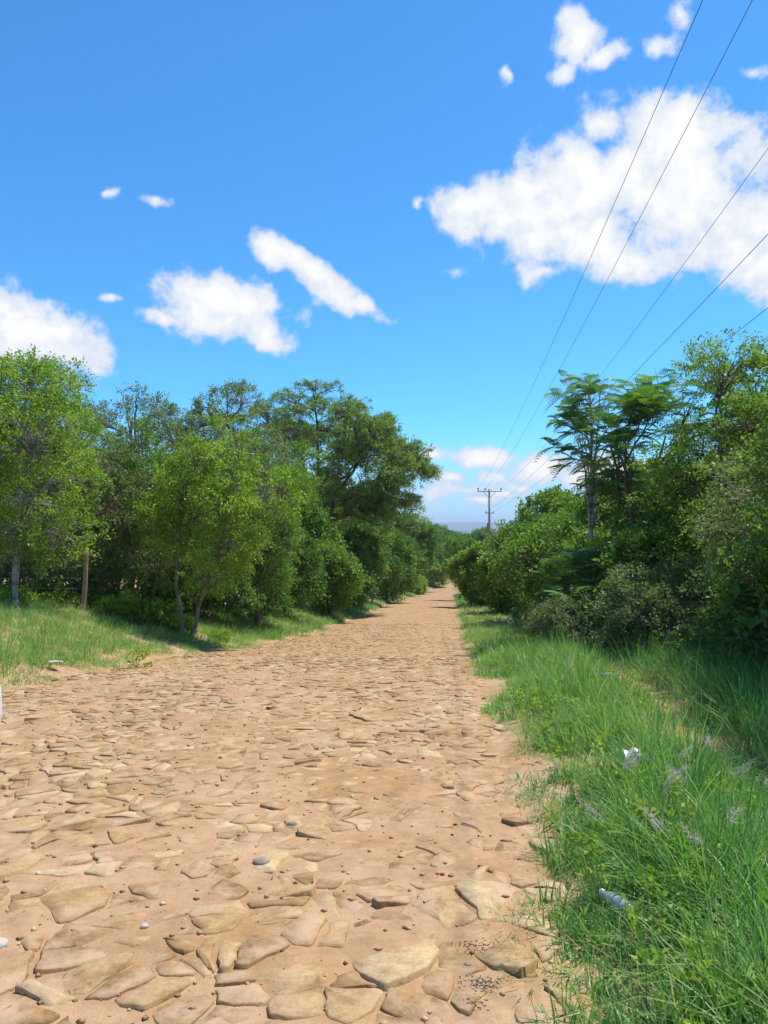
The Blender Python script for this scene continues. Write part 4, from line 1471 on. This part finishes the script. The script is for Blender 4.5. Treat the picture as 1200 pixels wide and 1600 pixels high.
# distant wood on the plain
g_ = np.random.default_rng(12)
n = 1500
fx, fd = g_.uniform(-900, 1500, n), 330 + 2600 * g_.uniform(0, 1, n) ** 1.6
fz = ground_z(fx, fd)
rr = g_.uniform(3.5, 8, n) * (0.8 + fd / 2500)
C = np.stack([fx, fd, fz + rr * 0.45], -1)
dv = unit(g_.normal(0, 1, (n, 26, 3)))
dv[:, :, 2] = np.abs(dv[:, :, 2])
P = C[:, None, :] + dv * rr[:, None, None] * np.array([1, 1, 0.75])
sz = rr[:, None, None] * 0.55
a = unit(g_.normal(0, 1, P.shape)) * sz
b = unit(np.cross(a, dv)) * sz
V = np.stack([P - a, P - b, P + a, P + b], 2).reshape(-1, 3)
tag(obj_np('woods', V, np.arange(len(V)).reshape(-1, 4), None, np.repeat(np.clip(g_.normal(0.4, 0.2, n * 26), 0, 1), 4), M['dark']),
    'scattered woodland on the plain below the ridge', 'wood', None, 'stuff')

# ------------------------------------------------------------------ fence, utility pole, cables, shed
fx0, fd0 = -6.9, 17.0
fence = thing('wire_fence', 'barbed wire fence on a single weathered wooden post before the wood', 'fence', (fx0, fd0, gz(fx0, fd0)))


def fence_post(px_, pd_, h, r):
    z = gz(px_, pd_) - gz(fx0, fd0)
    th = np.arange(10) / 10 * 2 * np.pi
    ks = np.linspace(-0.15, h, 9)
    Pp = np.stack([px_ - fx0 + 0.02 * np.sin(ks * 1.7) + 0.035 * ks, np.full(9, pd_ - fd0), z + ks], -1)[None]
    Rr = (r * (1 + 0.06 * np.sin(ks * 5)))[None]
    V_, Q_ = tubes(Pp, Rr, 10)
    n0 = len(V_)
    V_ = np.concatenate([V_, Pp[0, -1:] + np.array([[0, 0, 0.012]])])
    T_ = np.array([(n0 - 10 + j, n0 - 10 + (j + 1) % 10, n0) for j in range(10)])
    return obj_np('post', V_, Q_, T_, None, M['wood'], False, fence)


fence_post(fx0, fd0, 1.42, 0.052)
fence_post(-12.0, 17.4, 1.42, 0.06)
fence_post(-6.4, 24.6, 1.35, 0.06)
for k, hz in enumerate((0.50, 0.74, 0.98, 1.30)):
    pp = []
    ends = [(-12.0, 17.4), (fx0, fd0), (-6.4, 24.6)]
    for (a, b) in zip(ends[:-1], ends[1:]):
        for t in np.linspace(0, 1, 13)[:-1 if b != ends[-1] else None]:
            x_, d_ = a[0] + (b[0] - a[0]) * t, a[1] + (b[1] - a[1]) * t
            zz = gz(*a) * (1 - t) + gz(*b) * t + hz - 0.06 * 4 * t * (1 - t) * (0.4 + 0.3 * k)
            pp.append((x_ - fx0 + 0.03 * hz, d_ - fd0 - 0.066, zz - gz(fx0, fd0)))
    pp = np.array(pp)
    parts = [(*tubes(pp[None], np.full((1, len(pp)), 0.0024), 4), None)]
    for i in range(len(pp) - 1):
        for t in (0.25, 0.75):
            c = pp[i] * (1 - t) + pp[i + 1] * t
            for a_ in (0.6, 2.2):
                dv_ = np.array([0.3 * math.cos(a_), 0.2, math.sin(a_)]) * 0.022
                parts.append((*tubes(np.stack([c - dv_, c + dv_])[None], np.full((1, 2), 0.002), 3), None))
    V_, Q_, _ = merge(parts)
    obj_np('wire', V_, Q_, mat=M['steel'], parent=fence)

PX, PD = 10.4, 73.0
pole = thing('utility_pole', 'tall concrete utility pole with crossarm standing over the bushes', 'utility pole', (PX, PD, gz(PX, PD)))
pz = gz(PX, PD)
top = 4.9 - pz
V_, Q_, _ = lathe([(0.16, -0.3), (0.14, top * 0.3), (0.115, top * 0.7), (0.095, top), (0.0, top + 0.01)], 12)
obj_np('shaft', V_, Q_, mat=M['concrete'], smooth=True, parent=pole)
arm_z = top - 0.22
V_, Q_, _ = box(-1.2, 1.2, -0.2, -0.125, arm_z - 0.045, arm_z + 0.045)
arm = obj_np('crossarm', V_, Q_, mat=M['concrete'], parent=pole)
for s in (-1, 1):
    V_, Q_ = tubes(np.array([[(s * 0.62, -0.16, arm_z - 0.06), (s * 0.06, -0.14, arm_z - 0.62)]]), np.full((1, 2), 0.025), 6)
    obj_np('brace', V_, Q_, mat=M['steel'], parent=pole)
INS = [(-1.13, arm_z), (-0.43, arm_z), (1.13, arm_z)]
for (ix, iz) in INS:
    V_, Q_, _ = lathe([(0.02, 0.06), (0.02, 0.14), (0.09, 0.15), (0.085, 0.2), (0.05, 0.22), (0.075, 0.25), (0.06, 0.31), (0, 0.32)], 10, origin=(ix, -0.16, iz))
    obj_np('insulator', V_, Q_, mat=M['porcelain'], smooth=True, parent=arm)
lo_z = 2.55 - pz
V_, Q_, _ = box(-0.42, 0.42, -0.21, -0.15, lo_z - 0.04, lo_z + 0.04)
brk = obj_np('lower_bracket', V_, Q_, mat=M['steel'], parent=pole)
for ix in (-0.36, 0.36):
    V_, Q_, _ = lathe([(0.03, 0.04), (0.06, 0.06), (0.04, 0.10), (0.06, 0.15), (0.0, 0.16)], 10, origin=(ix, -0.18, lo_z))
    obj_np('insulator', V_, Q_, mat=M['porcelain'], smooth=True, parent=brk)
gp = thing('short_post', 'short pale post standing right beside the utility pole', 'post', (10.75, 76.5, gz(10.75, 76.5)))
V_, Q_, _ = lathe([(0.13, -0.2), (0.11, 7.9), (0.09, 7.98), (0.0, 8.0)], 10)
obj_np('shaft', V_, Q_, mat=M['wood'], smooth=True, parent=gp)
V_, Q_, _ = lathe([(0.14, 7.5), (0.14, 7.6)], 10)
obj_np('band', V_, Q_, mat=M['steel'], smooth=True, parent=gp)


def cable(label, xa, slope, za, m, c, xe, ze, dref=10.4):
    dd = np.linspace(-28, PD - 0.16, 70)
    X_ = xa + slope * (dd - dref)
    Z_ = za + m * (dd - dref) + c * (dd - dref) * (dd - PD)
    e = (dd - dd[0]) / (dd[-1] - dd[0])
    X_ = X_ + (xe - X_[-1]) * e ** 2
    Z_ = Z_ + (ze - Z_[-1]) * e ** 2
    V_, Q_ = tubes(np.stack([X_, dd, Z_], -1)[None], np.full((1, 70), 0.006), 6)
    tag(obj_np('power_cable', V_, Q_, mat=M['wire'], smooth=True), label, 'cable', 'power cables over the verge', 'thing')


zt = pz + arm_z + 0.27
cable('thin dark overhead cable, uppermost of the five, meeting the crossarm tip', 4.48, 0.075, CAM_Z + 7.35, -0.0635, 0.0008, PX - 1.13, zt)
cable('thin dark overhead cable, second of the five counted from the open sky', 5.18, 0.075, CAM_Z + 7.35, -0.0635, 0.0008, PX - 0.43, zt)
cable('thin dark overhead cable, middle one of the five, crossing the big cloud', 6.82, 0.075, CAM_Z + 7.2, -0.063, 0.0008, PX + 1.13, zt)
cable('thin dark overhead cable, fourth from the top, below the big cloud', 6.18, 0.075, CAM_Z + 4.75, -0.058, 0.0004, PX - 0.36, pz + lo_z + 0.1)
cable('thin dark overhead cable, lowest of the five, vanishing behind the thicket', 7.25, 0.075, CAM_Z + 4.35, -0.05, 0.0002, PX + 0.36, pz + lo_z + 0.1)

sx_, sd_ = 310.0, 2450.0
sz_ = gz(sx_, sd_)
shed = thing('white_shed', 'long low white shed far off on the plain behind the pole', 'building', (sx_, sd_, sz_))
V_, Q_, _ = box(-26, 26, -9, 9, -1, 13.0)
obj_np('wall', V_, Q_, mat=M['white'], parent=shed)
V_ = np.array([(-27, -10, 13.1), (27, -10, 13.1), (27, 0, 16.5), (-27, 0, 16.5), (-27, 10, 13.1), (27, 10, 13.1)], float)
obj_np('roof', V_, np.array([(0, 1, 2, 3), (3, 2, 5, 4)]), np.array([(0, 3, 4), (1, 5, 2)]), mat=M['roof'], parent=shed)


# ------------------------------------------------------------------ small things
def rock(name, label, cat, x, d, r, mat, seed, squash=0.7, group=None, lift=0.35, onroad=True):
    g = np.random.default_rng(seed)
    th, ph = np.arange(10) / 10 * 2 * np.pi, np.linspace(0.12, np.pi - 0.12, 7)
    pts_ = np.array([(math.sin(p) * math.cos(t), math.sin(p) * math.sin(t), math.cos(p)) for p in ph for t in th])
    n1, n2 = unit(g.normal(0, 1, (6, 3))), g.uniform(0.62, 0.95, 6)
    f = np.ones(len(pts_))
    for a, b in zip(n1, n2):
        dt = pts_ @ a
        f = np.minimum(f, np.where(dt > b, b / np.maximum(dt, 1e-3), 1))
    V_ = pts_ * (f * r * g.uniform(0.96, 1.04, len(pts_)))[:, None] * np.array([1.15, 0.95, squash])
    Q_ = [(i * 10 + j, (i + 1) * 10 + j, (i + 1) * 10 + (j + 1) % 10, i * 10 + (j + 1) % 10) for i in range(6) for j in range(10)]
    T_ = [(j, (j + 1) % 10, 70) for j in range(10)] + [(60 + (j + 1) % 10, 60 + j, 71) for j in range(10)]
    V_ = np.concatenate([V_, [[0, 0, V_[:10, 2].mean()], [0, 0, V_[60:, 2].mean()]]])
    z = float(sand_z(np.array([x]), np.array([d]))[0]) if onroad else gz(x, d)
    o = obj_np(name, V_, np.array(Q_), np.array(T_), None, mat, True, None, (x, d, z + r * squash * lift))
    return tag(o, label, cat, group, 'thing')


def spot(px_, py_, fn=sand_z):
    """ground point seen along a direction given in the photograph's own units"""
    u, v = (px_ - 600) / 1155.0, (818 - py_) / 1155.0
    d = np.linspace(1.2, 60, 6000)
    z = fn(u * d, d)
    i = int(np.argmax(CAM_Z + v * d <= z))
    return float(u * d[i]), float(d[i])


GP = 'loose pebbles lying on the road'
for (px_, py_, r, mt, lab, sd_) in (
        (64, 1362, 0.013, 'quartz', 'round whitish pebble left of the weed tuft on the road', 1),
        (229, 1444, 0.016, 'quartz', 'chalky white pebble among large flat stones', 2),
        (730, 1503, 0.015, 'greystone', 'round grey pebble beside the dark seed litter', 3),
        (2, 1472, 0.035, 'quartz', 'white flat cobble cut by the picture edge', 4),
        (410, 1346, 0.042, 'greystone', 'angular dark grey rock standing proud of the paving', 5),
        (458, 1286, 0.026, 'greystone', 'small dark grey rock past the angular rock', 6)):
    x, d = spot(px_, py_)
    rock('pebble' if r < 0.03 else 'rock', lab, 'rock', x, d, r, M[mt], sd_, 0.5 if r > 0.03 else 0.7, GP)
# grit
g_ = np.random.default_rng(23)
n = 6500
gd_ = 1.9 + 12 * g_.uniform(0, 1, n) ** 1.7
gx_ = edge_l(gd_) + 5.95 * g_.uniform(0, 1, n)
gs = 0.003 + 0.016 * g_.uniform(0, 1, n) ** 4
zz = sand_z(gx_, gd_)
octv = np.array([(1, 0, 0), (0, 1, 0), (-1, 0, 0), (0, -1, 0), (0, 0, 0.7), (0, 0, -0.7)], float)
V = (np.stack([gx_, gd_, zz + gs * 0.25], -1)[:, None, :] + octv[None] * gs[:, None, None] * g_.uniform(0.6, 1.3, (n, 6, 1))).reshape(-1, 3)
of = np.array([(0, 1, 4), (1, 2, 4), (2, 3, 4), (3, 0, 4), (1, 0, 5), (2, 1, 5), (3, 2, 5), (0, 3, 5)])
T = (np.arange(n)[:, None, None] * 6 + of[None]).reshape(-1, 3)
tag(obj_np('gravel', V, None, T, np.repeat(np.clip(g_.normal(0.6, 0.25, n), 0.1, 1), 6), M['stone']), 'fine grit and chips scattered over the road', 'gravel', None, 'stuff')
# dark fallen seeds
for (px_, py_, sx2, sy2, n, lab) in ((740, 1478, 0.035, 0.022, 70, 'small dark heap of fallen seeds behind the grey pebble'), (752, 1534, 0.045, 0.022, 120, 'larger dark heap of fallen seeds nearest the camera'),
                                     (742, 1566, 0.02, 0.014, 30, 'thin sprinkle of dark seeds on a reddish stone')):
    x, d = spot(px_, py_)
    a, b = x + g_.normal(0, sx2, n), d + g_.normal(0, sy2, n)
    s = g_.uniform(0.002, 0.0045, n)
    zz = sand_z(a, b) + 0.016
    V = (np.stack([a, b, zz], -1)[:, None, :] + octv[None] * s[:, None, None]).reshape(-1, 3)
    T = (np.arange(n)[:, None, None] * 6 + of[None]).reshape(-1, 3)
    tag(obj_np('seed_litter', V, None, T, None, M['seeds']), lab, 'litter', None, 'stuff')
# tufts of weed growing on the road
for (px_, py_, s, nb_, lab) in ((228, 1284, 0.10, 90, 'small green weed tuft among stones in the middle of the road'), (62, 1538, 0.11, 100, 'flat green weed tuft on the road nearest the camera'),
                                (793, 1446, 0.055, 80, 'tiny dense weed tuft beside the dark seed litter'), (797, 1281, 0.06, 70, 'tiny weed tuft standing off the verge grass'),
                                (808, 1250, 0.12, 110, 'grass tuft creeping out of the verge onto the sand'), (930, 1548, 0.09, 60, 'sparse grass tuft at the verge corner nearest the camera')):
    x, d = spot(px_, py_)
    tt = tufted(np.array([x]), np.array([d]), np.array([nb_]), np.array([s * 0.75]), s, 0.006, (0.6, 1.5), (0.25, 0.15), 0.02, 2)
    tag(obj_np('weed_tuft', tt[0], tt[1], tt[2], tt[3], M['grass']), lab, 'weed', 'weed tufts growing on the road', 'thing')
# dry twigs on the road
for (px_, py_, ln, a_, lab) in ((690, 1405, 0.17, 0.35, 'thin pale curved twig lying on the sand'), (736, 1292, 0.16, -0.9, 'pale split stick lying on the sand near the verge'),
                                (860, 1388, 0.15, -0.2, 'dark dry stick at the verge edge')):
    x, d = spot(px_, py_)
    t = np.linspace(-0.5, 0.5, 8)
    X_ = x + ln * t * math.cos(a_) - 0.02 * (1 - 4 * t * t) * math.sin(a_)
    Y_ = d + ln * t * math.sin(a_) + 0.018 * (1 - 4 * t * t)
    Z_ = sand_z(X_, Y_) + 0.009
    V_, Q_ = tubes(np.stack([X_, Y_, Z_], -1)[None], np.linspace(0.006, 0.0025, 8)[None], 6)
    tag(obj_np('twig', V_, Q_, mat=M['twig' if 'pale' in lab else 'bark'], smooth=True), lab, 'twig', 'dry twigs on the road', 'thing')


# grass plumes
def seed_head(x, d, h, a_, lab, group, seed, onl=False):
    g = np.random.default_rng(seed)
    root_ = thing('grass_plume', lab, 'grass stalk', (x, d, gz(x, d)), group)
    dr = np.array([math.cos(a_), math.sin(a_), 0])
    p = bez(np.zeros(3), np.array([0, 0, h * 0.7]) + dr * 0.02, np.array([0, 0, h]) + dr * h * 0.38, 8)
    V_, Q_ = tubes(p[None], np.linspace(0.0022, 0.0012, 8)[None], 4)
    obj_np('stalk', V_, Q_, None, np.full(len(V_), 0.5), M['grass'], parent=root_)
    ax = unit(p[-1] - p[-2])
    n = 95
    t = g.uniform(0, 1, n)
    base = p[-2] + (ax * 0.12)[None] * t[:, None]
    dv = unit(ax * 1.0 + g.normal(0, 0.6, (n, 3)))
    base = base + g.normal(0, 0.006, base.shape)
    lnn = 0.030 * (1.15 - t) * g.uniform(0.3, 1.4, n) + 0.006
    tip = base + dv * lnn[:, None]
    sd2 = unit(np.cross(dv, g.normal(0, 1, (n, 3)))) * 0.0011
    midp = (base + tip) / 2
    V_ = np.stack([base, midp + sd2, tip, midp - sd2], 1).reshape(-1, 3)
    obj_np('plume', V_, np.arange(n * 4).reshape(-1, 4), None, np.repeat(np.clip(g.normal(0.55, 0.25, n), 0, 1), 4), M['plume'], parent=root_)


GS = 'pale feathery seed heads in the verge grass'
sdx = [(1.22, 2.95), (1.32, 3.05), (1.02, 3.1), (1.12, 3.35), (0.98, 3.55), (1.35, 3.6), (1.52, 3.4), (1.6, 3.7), (1.72, 3.55), (1.05, 3.9), (1.5, 4.1), (1.85, 4.2), (1.3, 2.75), (1.4, 2.85), (1.65, 6.6), (1.16, 3.2)]
for i, (x, d) in enumerate(sdx):
    seed_head(x, d, 0.42 + 0.16 * prng.random(), prng.uniform(0, 6.28), 'pale feathery seed head rising from the near verge grass', GS, 400 + i)
GS2 = 'pale feathery seed heads on the descending verge'
for i in range(14):
    d = prng.uniform(13.5, 17.5)
    seed_head(float(edge_r(d)) + prng.uniform(0.4, 1.5), d, 0.6 + 0.2 * prng.random(), prng.uniform(0, 6.28), 'pale feathery seed head on the verge before the bush row', GS2, 430 + i)
GS3 = 'pale feathery seed heads on the grass bank'
for i in range(12):
    d = prng.uniform(17.2, 19.2)
    seed_head(-4.5 + prng.uniform(-0.4, 0.9), d, 0.5 + 0.2 * prng.random(), prng.uniform(0, 6.28), 'pale feathery seed head by the twin-stemmed tree', GS3, 450 + i)
# broad weeds and dead stalks through the verge
g_ = np.random.default_rng(61)
n = 420
wd_ = 1.8 + 16 * g_.uniform(0, 1, n) ** 1.4
wx_ = edge_r(wd_) + 0.15 + g_.uniform(0, 1, n) * np.where(wd_ < 11, path_l(wd_) - edge_r(wd_) - 0.2, 1.8)
kk = fbm2(wx_ * 1.1, wd_ * 1.1, 95, 3) > -0.03
wx_, wd_ = wx_[kk], wd_[kk]
V_, Q_, tn = leaf_cloud(np.stack([wx_, wd_, ground_z(wx_, wd_) + g_.uniform(0.05, 0.22, len(wx_))], -1), np.tile(np.array([[0, 0, 0.7]]), (len(wx_), 1)), g_, 3, 7, 0.10, 0.042, 0.022, tone0=0.5)
tag(obj_np('verge_weeds', V_, Q_, None, tn, M['bright']), 'small broad-leaved weeds mixed through the verge grass', 'weeds', None, 'stuff')
n = 1500
wd_ = 1.7 + 12 * g_.uniform(0, 1, n) ** 1.3
wx_ = edge_r(wd_) + g_.uniform(0, 1, n) * (path_l(wd_) - edge_r(wd_) + 0.5)
kk = fbm2(wx_ * 1.4, wd_ * 1.4, 97, 3) > -0.02
rt = np.stack([wx_, wd_, ground_z(wx_, wd_)], -1)[kk]
n = len(rt)
bl_ = blades(rt, g_.uniform(0.12, 0.45, n), np.full(n, 0.0055), g_.uniform(0, 6.28, n), g_.uniform(0.3, 1.6, n), np.clip(g_.normal(0.5, 0.3, n), 0, 1), 3)
tag(obj_np('dry_stalks', bl_[0], bl_[1], bl_[2], bl_[3], M['straw']), 'dead straw stalks tangled in the verge grass', 'grass', None, 'stuff')
# light lobed weed in the verge
plant('lobed_weed', 'light green lobed weed standing in the near verge grass', 'weed', 1.36, 3.62, 0.42, 0.14, 'yellow', 'bark', None, 460, 0.35,
      nlobes=4, clusters=16, sprays=2, per=5, L=0.06, l=0.045, w=0.026, stems=2, stem_r=0.008, tone=0.55, twig_r=0.002)


# litter
def bottle(label, x, d, z, yaw, pitch, s, mats, group=None):
    b = thing('plastic_bottle', label, 'bottle', (x, d, z), group)
    b.rotation_euler = (0, math.pi / 2 - pitch, yaw)
    prof = [(0.0, -0.10), (0.026, -0.102), (0.033, -0.094), (0.033, -0.05), (0.030, -0.045), (0.033, -0.04), (0.033, 0.035), (0.030, 0.04), (0.033, 0.045), (0.031, 0.065), (0.018, 0.095), (0.013, 0.105), (0.013, 0.118)]
    V_, Q_, _ = lathe([(r * s, h * s) for r, h in prof], 18)
    obj_np('body', V_, Q_, mat=M[mats[0]], smooth=True, parent=b)
    V_, Q_, _ = lathe([(0.0338 * s, -0.034 * s), (0.0338 * s, 0.03 * s)], 18)
    if mats[1]:
        obj_np('wrapper', V_, Q_, mat=M[mats[1]], smooth=True, parent=b)
    V_, Q_, _ = lathe([(0.0155 * s, 0.108 * s), (0.0155 * s, 0.126 * s), (0.014 * s, 0.128 * s), (0, 0.1285 * s)], 14)
    obj_np('cap', V_, Q_, mat=M[mats[2]], smooth=True, parent=b)
    return b


x, d = 0.98, 3.05
bottle('clear crushed plastic bottle lying in the near verge grass', x, d, gz(x, d) + 0.06, 2.2, 0.15, 0.9, ('plastic', None, 'white'))
x, d = spot(943, 1062, ground_z)
bottle('blue-labelled plastic bottle lying on bare soil under the thicket', x, d, gz(x, d) + 0.05, 0.25, 0.05, 1.5, ('plastic', 'bluelabel', 'cap'))


def sheet(name, label, cat, x, d, z, w, h, mat, seed, amp):
    g = np.random.default_rng(seed)
    n = 9
    u, v = np.meshgrid(np.linspace(-.5, .5, n), np.linspace(-.5, .5, n))
    X_ = u * w * (1 + 0.3 * fbm2(v * 3 + seed, u * 3, seed)) + 0.03 * fbm2(u * 6, v * 6, seed + 3) * w * 4
    Y_ = v * h * (1 + 0.4 * fbm2(u * 3, v * 3 + seed, seed + 5))
    Z_ = amp * 2 * fbm2(u * 4 + seed, v * 4, seed + 9, 3) + amp * (0.5 - u * u - v * v)
    Vt_ = np.stack([X_, Y_, Z_], -1).reshape(-1, 3)
    Vb_ = Vt_ - np.array([0, 0, 0.0012])
    ii = np.arange(n * n).reshape(n, n)
    q = np.stack([ii[:-1, :-1], ii[:-1, 1:], ii[1:, 1:], ii[1:, :-1]], -1).reshape(-1, 4)
    o = obj_np(name, np.concatenate([Vt_, Vb_]), np.concatenate([q, q[:, ::-1] + n * n]), None, None, mat, True, None, (x, d, z))
    return tag(o, label, cat, None, 'thing')


x, d = 1.52, 4.55
sheet('plastic_bag', 'crumpled clear plastic bag caught in the verge grass', 'bag', x, d, gz(x, d) + 0.22, 0.10, 0.08, M['film'], 3, 0.07)
x, d = spot(797, 1087)
sheet('paper_scrap', 'white paper scrap at the verge edge', 'litter', x, d, float(sand_z(np.array([x]), np.array([d]))[0]) + 0.03, 0.2, 0.14, M['paper'], 5, 0.02)
x, d = spot(88, 1046, ground_z)
sheet('paper_scrap', 'white paper scrap lying in the bank grass', 'litter', x, d, gz(x, d) + 0.12, 0.16, 0.14, M['paper'], 7, 0.03)
# debris heap of dry stalks round the bottle
g_ = np.random.default_rng(31)
n = 260
x0, d0 = spot(960, 1050, ground_z)
a, b = x0 + g_.normal(0, 0.35, n), d0 + g_.normal(0.1, 0.3, n)
rt = np.stack([a, b, ground_z(a, b) + g_.uniform(0.0, 0.05, n)], -1)
bl_ = blades(rt, g_.uniform(0.1, 0.35, n), np.full(n, 0.006), g_.uniform(0, 6.28, n), g_.uniform(1.1, 1.6, n), np.clip(g_.normal(0.4, 0.3, n), 0, 1), 2)
tag(obj_np('dry_debris', bl_[0], bl_[1], bl_[2], bl_[3], M['straw']), 'dry stalks and debris heaped around the blue-labelled bottle', 'debris', None, 'stuff')
n = 1900
dd_ = g_.uniform(6.5, 22, n)
xx_ = edge_l(dd_) - g_.uniform(0.4, 4.2, n)
kk = fbm2(xx_ * 0.8, dd_ * 0.8, 91, 3) > 0.03
rt = np.stack([xx_, dd_, ground_z(xx_, dd_)], -1)[kk]
n = len(rt)
bl_ = blades(rt, g_.uniform(0.2, 0.42, n), np.full(n, 0.008), g_.uniform(0, 6.28, n), g_.uniform(0.1, 0.9, n), np.clip(g_.normal(0.5, 0.3, n), 0, 1), 2)
tag(obj_np('dry_grass', bl_[0], bl_[1], bl_[2], bl_[3], M['straw']), 'dry straw-coloured stalks among the bank grass', 'grass', None, 'stuff')

# whitewashed marker stone cut by the picture edge
x, d = -3.905, 7.28
mk = thing('marker_stone', 'whitewashed rounded marker stone at the picture edge on the road side', 'stone', (x, d, float(sand_z(np.array([x]), np.array([d]))[0]) - 0.03))
V_, Q_, _ = lathe([(0.15, 0.0), (0.145, 0.2), (0.135, 0.33), (0.11, 0.40), (0.06, 0.43), (0.0, 0.435)], 16)
V_ = V_ * np.array([1.0, 0.8, 1.0]) * (1 + 0.05 * fbm2(V_[:, 0] * 9, V_[:, 2] * 9, 5)[:, None])
obj_np('shaft', V_, Q_, mat=M['white'], smooth=True, parent=mk)
V_, Q_, _ = lathe([(0.19, -0.05), (0.19, 0.035), (0.16, 0.05), (0.0, 0.052)], 16)
obj_np('base', V_, Q_, mat=M['greystone'], smooth=True, parent=mk)

# ------------------------------------------------------------------ the air
m, N, L = new_mat('air')
pv = N.new('ShaderNodeVolumePrincipled')
pv.inputs['Color'].default_value = (0.72, 0.86, 1.0, 1)
pv.inputs['Density'].default_value = 0.00015
pv.inputs['Anisotropy'].default_value = 0.0
o = N.new('ShaderNodeOutputMaterial')
L.new(pv.outputs[0], o.inputs['Volume'])
V_, Q_, _ = box(-9000, 11000, -60, 12500, -90, 60)
haze = obj_np('haze', V_, Q_, mat=m)
tag(haze, 'thin blue haze in the air over the plain', 'haze', None, 'stuff')
